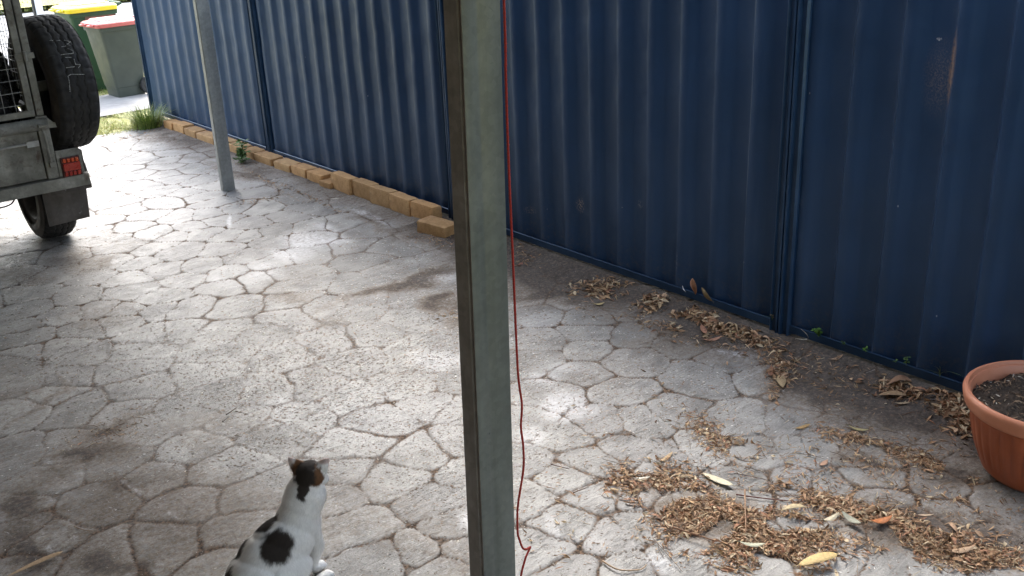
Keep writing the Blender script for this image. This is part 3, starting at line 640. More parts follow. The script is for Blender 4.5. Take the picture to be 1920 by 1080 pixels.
ul = ['first upright tan brick at the left end of the raised row', 'second upright tan brick of the raised row, set slightly back', 'third upright tan brick in the middle of the raised row',
      'fourth upright brick of the raised row with a dark burnt face', 'last upright tan brick of the raised row, next to the loose flat brick']
for i, ((a, c), lb) in enumerate(zip(ub, ul)):
    o = brick(3.234 + 0.038 + (0.012 if i == 1 else 0), (a+c)/2, 0.0, (a-c)-0.004, 0.110 - 0.001*i, 0.076, R((-3, 1, 3, -1, 2)[i]), lb, 'upright bricks in the raised row', (0, R((2, -1, 3, 0, 2)[i])), 60+i)
brick(3.178, 4.555, -0.001, 0.225, 0.070, 0.125, R(10), 'loose tan brick lying flat at an angle in front of the raised row', 'loose bricks', (R(2), 0), 71)
brick(3.275, 4.33, 0.012, 0.225, 0.110, 0.076, R(-8), 'tan brick leaning at the fence half hidden behind the near post', 'loose bricks', (R(-14), R(-12)), 72)

# ================================================================ WHEELIE BINS
def bin_(loc, rz, sc, body_m, lid_m, label, brown=False):
    t = empty('wheelie_bin', loc, rz, label, 'wheelie bin', 'wheelie bins on the footpath')
    t.scale = (sc, sc, sc)
    # local: +x is the wheel / handle side, -x the front; y is width; unit height about 0.86
    def ring(z, x0, x1, hy, r=0.03, n=5):
        out = []
        for cx, cy, a0 in ((x1-r, hy-r, 0), (x0+r, hy-r, 90), (x0+r, -hy+r, 180), (x1-r, -hy+r, 270)):
            for k in range(n):
                a = R(a0 + 90*k/(n-1)); out.append((cx+r*math.cos(a), cy+r*math.sin(a), z))
        return out
    lv = [ring(0.0, -0.130, 0.175, 0.150), ring(0.10, -0.145, 0.178, 0.158), ring(0.105, -0.150, 0.182, 0.162), ring(0.71, -0.225, 0.215, 0.205), ring(0.712, -0.238, 0.228, 0.218), ring(0.765, -0.242, 0.232, 0.222), ring(0.765, -0.22, 0.21, 0.20), ring(0.60, -0.20, 0.20, 0.19)]
    b = MB(); vs = [p for r_ in lv for p in r_]; n = len(lv[0]); fs = []
    for i in range(len(lv)-1):
        for k in range(n): fs.append((i*n+k, i*n+(k+1) % n, (i+1)*n+(k+1) % n, (i+1)*n+k))
    fs.append(tuple(range(n))[::-1]); b.add(vs, fs)
    body = b.build('body', body_m, t, auto=30)
    b = MB(); b.box((-0.236, -0.224, 0.742), (0.19, 0.224, 0.752)); b.build('rim_band', body_m, body, bevel=0.003)
    # lid: domed tray with a raised panel, lip and front grips
    lv = [ring(0.755, -0.262, 0.232, 0.238, 0.05), ring(0.790, -0.262, 0.236, 0.238, 0.05), ring(0.806, -0.245, 0.225, 0.222, 0.05), ring(0.812, -0.20, 0.19, 0.19, 0.05), ring(0.828, -0.185, 0.175, 0.175, 0.05), ring(0.832, -0.10, 0.10, 0.10, 0.05)]
    b = MB(); vs = [p for r_ in lv for p in r_]; fs = []
    for i in range(len(lv)-1):
        for k in range(n): fs.append((i*n+k, i*n+(k+1) % n, (i+1)*n+(k+1) % n, (i+1)*n+k))
    fs.append(tuple(range((len(lv)-1)*n, len(lv)*n))); b.add(vs, fs); lid = b.build('lid', lid_m, t, auto=35)
    for s in (-1, 1):
        b = MB(); b.tube([(-0.262, s*0.10-0.05, 0.775), (-0.295, s*0.10-0.04, 0.775), (-0.295, s*0.10+0.04, 0.775), (-0.262, s*0.10+0.05, 0.775)], 0.011, 6); b.build('lid_grip', lid_m, lid, smooth=True)
    b = MB(); b.tube([(0.23, -0.15, 0.775), (0.29, -0.15, 0.80), (0.29, 0.15, 0.80), (0.23, 0.15, 0.775)], 0.014, 8); b.build('handle', lid_m if not brown else body_m, t, smooth=True)
    b = MB(); b.tube([(0.185, -0.19, 0.095), (0.185, 0.19, 0.095)], 0.010, 8); b.build('axle', M['rubber_black'], t)
    for s in (-1, 1):
        Mx = Matrix.Translation((0.200, s*0.195, 0.095)) @ Matrix.Rotation(R(90), 4, 'X')
        b = MB(); b.lathe([(0.055, -0.022), (0.088, -0.022), (0.095, -0.014), (0.095, 0.014), (0.088, 0.022), (0.055, 0.022)], 28, Mx, close=True); wh = b.build('wheel', M['rubber_black'], t, auto=40)
        b = MB(); b.lathe([(0.0, -0.016), (0.05, -0.018), (0.0545, -0.012), (0.0545, 0.012), (0.05, 0.018), (0.0, 0.016)], 20, Mx); b.build('hub', M['rim'], wh, auto=40)
    if brown:
        b = MB(); b.box((-0.10, -0.212, 0.62), (0.20, -0.206, 0.735)); b.build('side_brown', M['bin_brown'], t, bevel=0.004)  # thin box colours the upper side brown
    return t
bin_((3.575, 10.56, 0.014), R(4), 0.93, M['bin_grey'], M['lid_red'], 'dark grey-green wheelie bin with a pale red lid beside the fence end')
bin_((3.58, 11.30, 0.0), R(2), 1.08, M['bin_green'], M['lid_yellow'], 'green wheelie bin with a bright yellow lid behind the red-lidded bin', brown=True)

# white post by the street
t = empty('street_post', (4.02, 14.6, -0.04), label='white painted post between trailer cage and spare tyre, by the street', cat='post')
b = MB(); b.box((-0.045, -0.045, 0), (0.045, 0.045, 2.3)); b.build('shaft', M['white_post'], t, bevel=0.008)
b = MB(); b.box((-0.07, -0.03, 0), (-0.047, 0.03, 2.3)); b.build('dark_strip', M['rubber_black'], t)
# ================================================================ TRAILER
def tyre_mesh(rad, width, rim_r, grooves=True, seed=0):
    """tyre about the local x axis; returns MB for rubber, sidewalls separately"""
    na, nw = 240, 34
    hw = width/2
    b = MB(); vs = []
    for k in range(na):
        a = 2*math.pi*k/na
        for j in range(nw+1):
            u = -1 + 2*j/nw; wd = u*hw*0.99
            r = rad - 0.010*abs(u)**3 - 0.016*max(0, abs(u)-.8)/.2
            if grooves:
                zz = 0.05*math.sin(a*36)
                g = 0
                for c0 in (-0.36, 0.0, 0.36):
                    if abs(u - c0 - zz) < 0.045: g = 1
                ph = (a*36/(2*math.pi) + (0.5 if u > 0 else 0)) % 1
                if abs(u) > 0.55 and ph < 0.20: g = max(g, 0.9)
                if 0.08 < abs(u) < 0.3 and (ph + u) % 1 < 0.10: g = max(g, 0.4)
                r -= 0.0045*g
            vs.append((wd, r*math.cos(a), r*math.sin(a)))
    m = nw+1
    fs = [(k*m+j, k*m+j+1, ((k+1) % na)*m+j+1, ((k+1) % na)*m+j) for k in range(na) for j in range(nw)]
    b.add(vs, fs)
    Mx = Matrix.Rotation(R(90), 4, 'Y')
    sides = MB()
    for s in (-1, 1):
        pr = [(rad-0.022, s*hw*0.985), (rad-0.034, s*(hw+0.004)), (rad-0.045, s*(hw+0.005)), (rad-0.05, s*(hw+0.009)), (rad-0.10, s*(hw+0.012)), (rim_r+0.05, s*(hw+0.006)), (rim_r+0.02, s*(hw-0.010)), (rim_r, s*(hw-0.016)), (rim_r-0.004, s*(hw-0.03))]
        sides.lathe(pr, 72, Mx)
    return b, sides
def wheel(name, loc, rad, width, rim_r, parent):
    p = Vector(loc) - Vector(parent.location)
    tb, sb = tyre_mesh(rad, width, rim_r)
    mx = Matrix.Rotation(R(90), 4, 'Y')
    c = MB()
    hw = width/2
    pr = [(rim_r+0.002, -hw+0.02), (rim_r+0.010, -hw+0.008), (rim_r+0.004, -hw+0.004), (rim_r-0.012, -hw+0.02), (rim_r-0.02, -hw+0.06), (rim_r-0.035, 0.0), (rim_r-0.03, 0.03), (rim_r*0.75, 0.035), (rim_r*0.5, 0.01), (rim_r*0.32, 0.014), (rim_r*0.3, 0.05), (0.0, 0.052)]
    c.lathe(pr, 48, mx)
    pr = [(rim_r+0.010, hw-0.008), (rim_r-0.012, hw-0.02), (rim_r-0.02, 0.03)]
    c.lathe(pr, 48, mx)
    for k in range(5):
        a = 2*math.pi*k/5; c.tube([(0.0, 0.055*math.cos(a), 0.055*math.sin(a)), (0.03, 0.055*math.cos(a), 0.055*math.sin(a))], 0.009, 6)
    w_ = bpy.data.objects.new(name, None); w_.empty_display_size = 0.1; link(w_, parent); w_.location = p
    tb.build('tyre', M['rubber'], w_, auto=28)
    sb.build('sidewall', M['side_rubber'], w_, smooth=True)
    c.build('rim', M['rim'], w_, auto=35)
    return w_

TO = Vector((0.72, 6.6, 0.0))
tr = empty('box_trailer', TO, label='rusty galvanised box trailer with a wire mesh cage and a side-mounted spare wheel', cat='trailer')
def T(o): o.location = -TO; return o
RY = 5.60
b = MB()
b.box((0.02, RY+0.02, 0.48), (1.45, 8.05, 0.50)); b.box((0.02, RY+0.02, 0.50), (0.035, 8.05, 0.80)); b.box((1.435, RY+0.02, 0.50), (1.45, 8.05, 0.80)); b.box((0.02, 8.03, 0.50), (1.45, 8.05, 0.80))
T(b.build('tray', M['trailer'], tr, bevel=0.002))
b = MB(); b.box((0.07, RY-0.004, 0.505), (1.405, RY+0.010, 0.765))
T(b.build('tailgate', M['trailer'], tr, bevel=0.002))
b = MB(); b.tube([(0.04, RY-0.012, 0.795), (1.46, RY-0.012, 0.795)], 0.032, 14); T(b.build('tailgate_rail', M['trailer'], tr, smooth=True))
for xa in (1.410, 0.0):
    b = MB(); b.box((xa, RY-0.014, 0.50), (xa+0.058, RY+0.03, 0.835)); T(b.build('corner_strut', M['trailer'], tr, bevel=0.004))
b = MB(); b.prism([(RY-0.030, 0.434), (RY-0.030, 0.496), (RY+0.05, 0.502), (RY+0.05, 0.496), (RY-0.024, 0.490), (RY-0.024, 0.434)], -0.14, 1.615, 'x'); T(b.build('rear_bumper', M['trailer'], tr, bevel=0.0015))
# chassis rails and draw bar
b = MB(); b.box((0.30, RY+0.05, 0.41), (0.36, 8.9, 0.478)); b.box((1.10, RY+0.05, 0.41), (1.16, 8.9, 0.478)); b.box((0.1, 6.21, 0.29), (1.50, 6.27, 0.33))
T(b.build('chassis', M['trailer_dark'], tr, bevel=0.004))
# mudguard: rear plate with rounded outer corner, top skin and outer skirt
b = MB(); b.prism([(1.469, 0.503), (1.600, 0.503), (1.600, 0.620), (1.590, 0.636), (1.574, 0.642), (1.469, 0.642)], RY-0.018, RY-0.006, 'y'); mg = T(b.build('mudguard', M['trailer'], tr, bevel=0.0015))
b = MB()
arch = []
for k in range(13):
    a = R(-8 + 196*k/12); arch.append((6.25 - 0.47*math.cos(a), 0.33 + 0.36*max(0, math.sin(a)) if k not in (0, 12) else 0.36))
for (y0, z0), (y1, z1) in zip(arch[:-1], arch[1:]):
    b.add([(1.455, y0, z0), (1.680, y0, z0), (1.680, y1, z1), (1.455, y1, z1)], [(0, 1, 2, 3)]); b.add([(1.455, y0, z0+.003), (1.680, y0, z0+.003), (1.680, y1, z1+.003), (1.455, y1, z1+.003)], [(0, 1, 2, 3)])
b.box((1.602, RY-0.016, 0.503), (1.606, 5.80, 0.625))
T(b.build('guard_skin', M['trailer_dark'], tr))
b = MB(); b.prism([(1.436, 0.160), (1.664, 0.166), (1.684, 0.433), (1.436, 0.433)], 5.888, 5.896, 'y'); T(b.build('mud_flap', M['trailer_dark'], tr, bevel=0.001))
# tail lamp
b = MB(); b.box((1.483, RY-0.032, 0.497), (1.582, RY-0.019, 0.603)); tl = T(b.build('tail_light', M['lamp_base'], tr, bevel=0.003))
b = MB(); b.box((1.488, RY-0.046, 0.530), (1.577, RY-0.033, 0.572)); b.build('red_lens', M['red_lens'], tl, bevel=0.003)
b = MB()
for i in range(4): b.box((1.491+i*0.0215, RY-0.045, 0.576), (1.508+i*0.0215, RY-0.033, 0.597))
b.build('indicator_lens', M['amber_lens'], tl, bevel=0.004)
b = MB()
for i in range(4): b.box((1.491+i*0.0215, RY-0.043, 0.503), (1.508+i*0.0215, RY-0.033, 0.526))
b.build('stop_lens', M['red_lens'], tl, bevel=0.004)
for x, z in ((1.488, 0.616), (1.577, 0.616)):
    pass
# latch, rod, bolts, lamp cable
b = MB(); b.tube([(1.425, RY-0.03, 0.79), (1.43, RY-0.045, 0.74), (1.436, RY-0.03, 0.60), (1.440, RY-0.028, 0.575)], 0.006, 6); b.tube([(1.405, RY-0.03, 0.80), (1.41, RY-0.05, 0.79), (1.45, RY-0.05, 0.79), (1.452, RY-0.03, 0.80)], 0.009, 6)
b.box((1.428, RY-0.036, 0.565), (1.456, RY-0.015, 0.590)); T(b.build('latch', M['trailer'], tr, smooth=False))
b = MB(); b.tube([(0.20, RY-0.014, 0.697), (1.36, RY-0.014, 0.703)], 0.006, 6); b.box((1.34, RY-0.02, 0.685), (1.40, RY-0.005, 0.715)); T(b.build('tie_rod', M['wire'], tr))
for x, z in ((1.285, 0.583), (1.443, 0.577), (0.6, 0.58)):
    b = MB(); b.lathe([(0.0, -0.012), (0.008, -0.012), (0.009, -0.005), (0.014, -0.004), (0.014, 0.0)], 12, Matrix.Translation((x, RY-0.006-(0.03 if x == 1.443 else 0), z)) @ Matrix.Rotation(R(-90), 4, 'X') @ Matrix.Scale(-1, 4, (0, 0, 1))); T(b.build('bolt', M['rubber_black'], tr))
b = MB(); b.tube(catmull([Vector(p) for p in ((0.95, 5.75, 0.43), (1.08, 5.72, 0.385), (1.16, 5.70, 0.375), (1.23, 5.70, 0.385), (1.27, 5.72, 0.43))], 5), 0.0045, 6); T(b.build('cable', M['rubber_black'], tr, smooth=True))
# cage: corner posts, gate frame, wire mesh
b = MB()
for x, y in ((1.425, RY+0.002), (1.425, 8.01), (0.02, RY+0.002), (0.02, 8.01)): b.box((x, y, 0.835), (x+0.036, y+0.036, 1.86))
b.box((1.425, RY+0.04, 1.86), (1.461, 8.046, 1.895)); b.box((0.02, RY+0.04, 1.86), (0.056, 8.046, 1.895)); b.box((0.02, RY+0.003, 1.86), (1.461, RY+0.038, 1.895))
b.box((1.427, RY+0.04, 0.838), (1.459, 8.0, 0.868))
T(b.build('cage_frame', M['trailer'], tr, bevel=0.003))
b = MB(); b.box((1.382, RY-0.006, 0.870), (1.416, RY+0.024, 1.84)); b.box((0.062, RY-0.006, 0.870), (0.096, RY+0.024, 1.84)); b.box((0.062, RY-0.005, 0.838), (1.416, RY+0.023, 0.869)); b.box((0.062, RY-0.005, 1.841), (1.416, RY+0.023, 1.858))
T(b.build('gate_frame', M['trailer'], tr, bevel=0.002))
b = MB()
rg = random.Random(4)
n = 0
x = 0.10
while x < 1.385:
    pts = [(x + rg.uniform(-.002, .002), RY+0.008 + rg.uniform(-.002, .002), 0.86 + 0.98*k/6) for k in range(7)]; b.tube(pts, 0.0017, 5); x += 0.056
z = 0.905
while z < 1.84:
    pts = [(0.09 + 1.30*k/8, RY+0.004, z + rg.uniform(-.002, .002)) for k in range(9)]; b.tube(pts, 0.0017, 5); z += 0.062
T(b.build('gate_mesh', M['wire'], tr))
for xs_ in (1.440, 0.036):
    b = MB()
    y = RY+0.08
    while y < 8.0: b.tube([(xs_, y, 0.86), (xs_, y, 1.87)], 0.0016, 4); y += 0.056
    z = 0.905
    while z < 1.86: b.tube([(xs_+0.003, RY+0.04, z), (xs_+0.003, 8.01, z)], 0.0016, 4); z += 0.062
    T(b.build('side_mesh', M['wire'], tr))
for z in (1.145, 1.60):
    b = MB(); b.box((1.376, RY-0.016, z-0.014), (1.422, RY-0.007, z+0.014)); b.box((1.424, RY-0.016, z-0.014), (1.470, RY+0.001, z+0.014)); b.tube([(1.423, RY-0.018, z-0.024), (1.423, RY-0.018, z+0.024)], 0.010, 8); T(b.build('hinge', M['trailer'], tr))
# spare carrier
b = MB(); b.prism([(1.462, 0.765), (1.535, 0.760), (1.545, 0.778), (1.500, 0.790), (1.462, 0.830)], RY+0.0, RY+0.012, 'y'); T(b.build('spare_gusset', M['trailer'], tr, bevel=0.002)); b = MB(); b.box((1.463, 5.84, 0.92), (1.60, 5.88, 0.97)); b.box((1.450, 5.80, 0.80), (1.466, 5.92, 1.10)); T(b.build('spare_bracket', M['trailer'], tr, bevel=0.002))
sp = wheel('spare_wheel', (1.610, 5.862, 0.950), 0.362, 0.215, 0.205, tr)
sp.rotation_euler = (R(7), 0, R(3))
b = MB()
strokes = [[(1.565,1.206),(1.582,1.205)],[(1.596,1.201),(1.614,1.201)],[(1.634,1.2),(1.662,1.188),(1.639,1.179),(1.654,1.172)],[(1.608,1.171),(1.63,1.172)],[(1.634,1.16),(1.656,1.146),(1.652,1.133),(1.61,1.135),(1.588,1.134)],[(1.605,1.12),(1.637,1.116)],[(1.646,1.108),(1.645,1.081),(1.67,1.075),(1.654,1.062)],[(1.593,1.071),(1.636,1.07)],[(1.675,1.026),(1.607,1.036),(1.591,1.03),(1.59,1.001),(1.582,0.951)]]
for s_ in strokes:
    b = MB(); pp = []
    for (x0, z0), (x1, z1) in zip(s_[:-1], s_[1:]):
        m = max(2, int(math.hypot(x1-x0, z1-z0)/0.005))
        for k in range(m): pp.append((x0+(x1-x0)*k/m, z0+(z1-z0)*k/m))
    pp.append(s_[-1])
    for (xa, za), (xb, zb) in zip(pp[:-1], pp[1:]):
        q = []
        for (xx, zz) in ((xa, za), (xb, zb)):
            u = abs((xx-1.629)/0.1075); rr = 0.3625 - 0.010*min(1, u)**3 + 0.0008
            q.append((xx + rg.uniform(-.0008, .0008), 5.8615 + (xx-1.629)*0.052 - math.sqrt(max(0, rr**2-(zz-0.950)**2)), zz))
        b.tube(q, 0.0019, 5)
    T(b.build('chalk_mark', M['pale_mark'], tr))

wheel('road_wheel', (1.535, 6.25, 0.310), 0.310, 0.185, 0.175, tr)
# load; upper bags and tarps added, also blocking light from behind
def bag(c, r, seed, name='rubbish_bag', label='', mat=None):
    bm = bmesh.new(); bmesh.ops.create_icosphere(bm, subdivisions=5, radius=1)
    for v in bm.verts:
        p = v.co.copy(); n = mnoise.fractal(p*1.6 + Vector((seed, 0, 0)), 0.7, 2.1, 5)
        cr = abs(mnoise.noise(p*4 + Vector((0, seed, 0))))
        k = 1 + 0.20*n - 0.16*cr
        v.co = Vector((p.x*r[0]*k, p.y*r[1]*k, max(p.z, -0.75)*r[2]*k))
    me = bpy.data.meshes.new(name); bm.to_mesh(me); bm.free(); me.shade_smooth(); me.materials.append(mat or M['plastic_bag'])
    o = bpy.data.objects.new(name, me); link(o); o.location = c
    return tag(o, label, 'rubbish bag', 'black rubbish bags inside the trailer cage')
bag((1.16, 5.93, 0.66), (0.22, 0.26, 0.21), 1.0, label='shiny black rubbish bag at the rear corner of the trailer cage')
bag((0.75, 6.35, 0.66), (0.30, 0.40, 0.20), 2.0, label='wide black rubbish bag lying across the middle of the trailer')
bag((1.18, 6.75, 0.66), (0.24, 0.36, 0.22), 3.0, label='black rubbish bag further forward along the right side of the trailer')
bag((0.34, 5.95, 0.66), (0.24, 0.28, 0.20), 4.0, label='black rubbish bag at the left rear of the trailer')
bag((1.20, 5.93, 0.96), (0.235, 0.28, 0.33), 9.0, label='black rubbish bag squeezed against the right side mesh of the cage')
bag((1.19, 6.02, 1.45), (0.24, 0.33, 0.36), 11.0, label='grey tarpaulin bundle leaning on the right side mesh behind the spare wheel', mat=M['tarp'])
bag((1.10, 7.35, 1.05), (0.33, 0.45, 0.42), 5.0, label='tall grey tarpaulin bundle added at the front right of the trailer cage to block light', mat=M['tarp'])
bag((0.45, 6.95, 1.05), (0.40, 0.55, 0.45), 6.0, label='bulky grey tarpaulin bundle added at the front left of the trailer cage to block light', mat=M['tarp'])
bag((1.05, 6.35, 0.95), (0.30, 0.30, 0.20), 7.0, label='black rubbish bag stacked on top of the others near the cage gate')
bag((0.45, 6.10, 1.02), (0.34, 0.30, 0.24), 8.0, label='black rubbish bag stacked at the left behind the cage gate')
b = MB()
for i in range(90):
    x, y = rg.uniform(.7, 1.38), rg.uniform(5.66, 6.9); z = rg.uniform(.80, .93)
    a = rg.uniform(0, 3.1); L_ = rg.uniform(.015, .05)
    c = Vector((x, y, z)); d = Vector((math.cos(a), math.sin(a), rg.uniform(-.3, .3)))*L_; s = d.cross(Vector((0, 0, 1))).normalized()*L_*0.3
    g_ = rg.choice([(.55, .55, .52), (.5, .52, .55), (.25, .2, .15), (.12, .1, .08)])
    b.add([c-d, c+s, c+d, c-s+Vector((0, 0, .006))], [(0, 1, 2, 3)], g_)
tag(b.build('garden_scraps', M['leaf']), 'pale scraps and clippings scattered over the bags in the trailer', 'scraps', kind='stuff')

# ================================================================ POT
PX, PY = 3.050, 1.105
pot = empty('flower_pot', (PX, PY, 0.0), R(10), 'round terracotta-coloured plastic flower pot full of soil at the right edge', 'flower pot')
n = 288; prof = []
for k in range(26):
    t_ = k/25; z = 0.004 + 0.240*t_
    r = 0.150 + 0.068*t_ + 0.012*math.sin(math.pi*min(1, t_*1.0))*0.9
    if t_ < 0.14: r -= 0.020*(1-t_/0.14)**2
    prof.append((r, z, sstep(0.18, 0.40, t_)*(1-sstep(0.90, 0.97, t_))))
b = MB(); vs = []; fs = []
for (r, z, fl) in prof:
    for k in range(n):
        a = 2*math.pi*k/n; ph = (a*34/(2*math.pi)) % 1
        rib = 0.0042*fl*(abs(math.sin(math.pi*ph))**0.6 - 0.5)
        vs.append(((r+rib)*math.cos(a), (r+rib)*math.sin(a), z))
for i in range(len(prof)-1):
    for k in range(n): fs.append((i*n+k, i*n+(k+1) % n, (i+1)*n+(k+1) % n, (i+1)*n+k))
fs.append(tuple(range(n))[::-1]); b.add(vs, fs); b.build('pot_body', M['pot'], pot, auto=40)
b = MB(); b.lathe([(0.216, 0.240), (0.229, 0.243), (0.236, 0.250), (0.240, 0.262), (0.2435, 0.278), (0.2445, 0.288), (0.242, 0.296), (0.236, 0.3005), (0.229, 0.300), (0.2265, 0.2955), (0.2255, 0.289), (0.2215, 0.288), (0.219, 0.284), (0.214, 0.24)], 128, close=True)
b.build('pot_rim', M['pot_rim'], pot, auto=40)
b = MB(); vs = [(0, 0, 0.262)]; fs = []; nr, na = 46, 150
for i in range(1, nr+1):
    for k in range(na):
        a = 2*math.pi*k/na; r = 0.217*i/nr; x, y = r*math.cos(a), r*math.sin(a)
        h = 0.254 + 0.016*mnoise.fractal(Vector((x*14, y*14, 1)), 0.8, 2.1, 5) + 0.005*mnoise.noise(Vector((x*110, y*110, 4))) - 0.012*(i/nr)**4 + 0.018*max(0, x*2.2+y*1.6)
        vs.append((x, y, h))
fs += [(0, 1+k, 1+(k+1) % na) for k in range(na)]
for i in range(nr-1):
    for k in range(na): fs.append((1+i*na+k, 1+(i+1)*na+k, 1+(i+1)*na+(k+1) % na, 1+i*na+(k+1) % na))
b.add(vs, fs); b.build('soil', M['soil'], pot, smooth=True)
b = MB(); zt = 0.257
b.add([(-0.1035, -0.2195, 0.258), (-0.098, -0.2225, 0.258), (-0.1005, -0.2225, 0.268)], [(0, 1, 2)])

# ================================================================ LEAVES, LITTER, CHIPS
TAN = [(.44,.29,.16), (.38,.23,.12), (.50,.36,.21), (.30,.175,.09), (.24,.13,.065), (.58,.46,.30), (.34,.17,.095), (.14,.085,.05), (.42,.25,.14), (.48,.31,.19)]
def leaf_geo(b, c, L_, Wd, yaw, pitch, roll, curl, twist, col, seg=5, shape=0.8, mid=True):
    """a curled leaf blade with a folded midrib"""
    Mx = Matrix.Translation(c) @ Matrix.Rotation(yaw, 4, 'Z') @ Matrix.Rotation(pitch, 4, 'Y') @ Matrix.Rotation(roll, 4, 'X')
    vs = []
    for i in range(seg+1):
        t_ = i/seg; x = (t_-.5)*L_
        wd = Wd*0.5*max(0.04, math.sin(math.pi*min(1, t_*0.98+0.02))**shape)
        z = curl*L_*(0.25-(t_-.5)**2)*-1.6 + curl*L_*0.1
        tw = twist*(t_-.5); cs, sn = math.cos(tw), math.sin(tw)
        f = -0.25*wd
        for u in ((-1, 0, 1) if mid else (-1, 1)):
            yy = u*wd; zz = f if u == 0 else 0
            vs.append(Mx @ Vector((x, yy*cs - zz*sn, z + yy*sn + zz*cs)))
    m = 3 if mid else 2
    fs = [(i*m+j, (i+1)*m+j, (i+1)*m+j+1, i*m+j+1) for i in range(seg) for j in range(m-1)]
    b.add(vs, fs, col)
rl = random.Random(21)
b = MB(); 
tot = []
L += [[2.38, 1.42, .42, -.42, -.20, -.22, 520, .8], [2.05, 1.75, .30, -.30, -.16, -.16, 150, .7], [2.75, 1.35, .36, -.34, -.16, -.2, 260, .9], [3.12, 2.55, .10, -.6, -.08, 0.0, 160, .8]]
for e in L:
    cx, cy, ax, ay, bx, by, cnt, sz = e
    near_f = cx > 2.98 and cy > 1.0 and cy < 4
    if near_f: sz *= 1.35
    for _ in range(int(cnt*(3.4 if near_f else 2.5))):
        while True:
            u, v = rl.uniform(-1.45, 1.45), rl.uniform(-1.45, 1.45); r2 = u*u+v*v
            if rl.random() < math.exp(-r2*1.05): break
        x, y = cx+ax*u+bx*v, cy+ay*u+by*v
        if x > 3.325 or math.hypot(x-PX, y-PY) < 0.18: continue
        if mnoise.noise(Vector((x*9, y*9, 3.0))) < -0.16 and cnt > 80: continue
        tot.append((x, y, max(0, 1-r2)*min(1, cnt/350), sz))
pz = ground_z(np.array([(a[0], a[1]) for a in tot]))
for (x, y, dens, sz), z in zip(tot, pz):
    k = rl.random()
    z = max(z, -0.003) + 0.03*max(0, 1-(3.36-x)/0.22)*(y < 4.9)
    zz = z + 0.003 + rl.random()**1.6*0.013*dens
    c0 = rl.choice(TAN); j = rl.uniform(.8, 1.25); col = tuple(min(.8, v*j) for v in c0)
    if k < (0.45 if sz > 1.3 else 0.78):      # shredded narrow strips
        leaf_geo(b, (x, y, zz), rl.uniform(.012, .042)*sz, rl.uniform(.0018, .0048)*sz, rl.uniform(0, 6.3), rl.gauss(0, .16+.2*dens), rl.gauss(0, .6), rl.gauss(0, .5), rl.gauss(0, 1.6), col, 4, .6, False)
    elif k < 0.92:    # curled small leaves
        leaf_geo(b, (x, y, zz+.002), rl.uniform(.018, .046)*sz, rl.uniform(.005, .012)*sz, rl.uniform(0, 6.3), rl.gauss(0, .18), rl.gauss(0, .5), rl.gauss(0, .55), rl.gauss(0, 1.0), col, 5)
    else:             # stalks
        a = rl.uniform(0, 6.3); d = Vector((math.cos(a), math.sin(a), rl.gauss(0, .12)))*rl.uniform(.015, .045)*sz
        p = Vector((x, y, zz+.001)); q = Vector((rl.gauss(0, .004), rl.gauss(0, .004), .002))
        b.tube([p-d, p+q, p+d], [.0006, .0008, .0004], 4, col=tuple(v*.6 for v in col), caps=False)
tag(b.build('leaf_litter', M['leaf']), 'drifts of brown shredded leaves and stalks over the paving on the right', 'leaf litter', kind='stuff')

# wood chips and crumbs
rc = np.random.RandomState(8)
N = 170000
N = 330000; u = rc.rand(N, 2); P0 = np.stack([0.15 + 3.15*u[:,0], 0.8 + 6.4*u[:,1]], 1)
wt = 0.11 + 0.25*sstep(.45, .7, fbm(P0, 1.5, 4, 55))
for (cx, cy, rr, k) in ((1.55, 3.1, .75, .55), (1.75, 2.6, .6, .45), (1.35, 3.7, .6, .3), (2.0, 3.4, .7, .45), (2.4, 2.6, .6, .40), (1.2, 2.7, .4, .2), (2.9, 2.6, .5, .4), (1.9, 2.1, .5, .25)):
    wt += k*np.exp(-((P0[:,0]-cx)**2+(P0[:,1]-cy)**2)/(rr*rr))
dj, _ = cells(P0)
wt = wt*(0.55 + 0.45*(dj > .03)) + 0.45*(dj < .014)
wt += 0.35*sstep(2.85, 3.15, P0[:,0])
wt *= (1 - 0.65*sstep(4.2, 5.6, P0[:,1]))
P0 = P0[rc.rand(N) < wt*0.5]; dj = cells(P0)[0]
zc = ground_z(P0)
n = len(P0)
Lc = (0.0020 + 0.0045*rc.rand(n)**2.0)*(1+0.25*(P0[:,1] > 3)); an = np.where(rc.rand(n) < .68, R(-44) + rc.randn(n)*0.35, rc.rand(n)*6.3)
asp = 0.13 + 0.34*rc.rand(n)**2
dx, dy = np.cos(an)*Lc, np.sin(an)*Lc; sx, sy = -np.sin(an)*Lc*asp, np.cos(an)*Lc*asp
tz = rc.randn(n)*0.25*Lc
z0 = zc + 0.0005
A = np.stack([P0[:,0]-dx, P0[:,1]-dy, z0 - tz*0.3], 1); B = np.stack([P0[:,0]+sx, P0[:,1]+sy, z0], 1)
C_ = np.stack([P0[:,0]+dx, P0[:,1]+dy, z0 + np.abs(tz)*.6], 1); D_ = np.stack([P0[:,0]-sx, P0[:,1]-sy, z0], 1)
E_ = np.stack([P0[:,0], P0[:,1], z0 + 0.0005 + 0.18*Lc], 1)
V = np.stack([A, B, C_, D_, E_], 1).reshape(-1, 3).astype('f4')
base = np.arange(n)[:,None]*5
F = np.concatenate([base+[0,1,4], base+[1,2,4], base+[2,3,4], base+[3,0,4]], 1).reshape(-1, 3).astype('i4')
me = bpy.data.meshes.new('wood_chips'); me.vertices.add(len(V)); me.vertices.foreach_set('co', V.ravel())
me.loops.add(F.size); me.loops.foreach_set('vertex_index', F.ravel()); me.polygons.add(len(F))
me.polygons.foreach_set('loop_start', np.arange(0, F.size, 3, dtype='i4')); me.polygons.foreach_set('loop_total', np.full(len(F), 3, 'i4')); me.update(calc_edges=True)
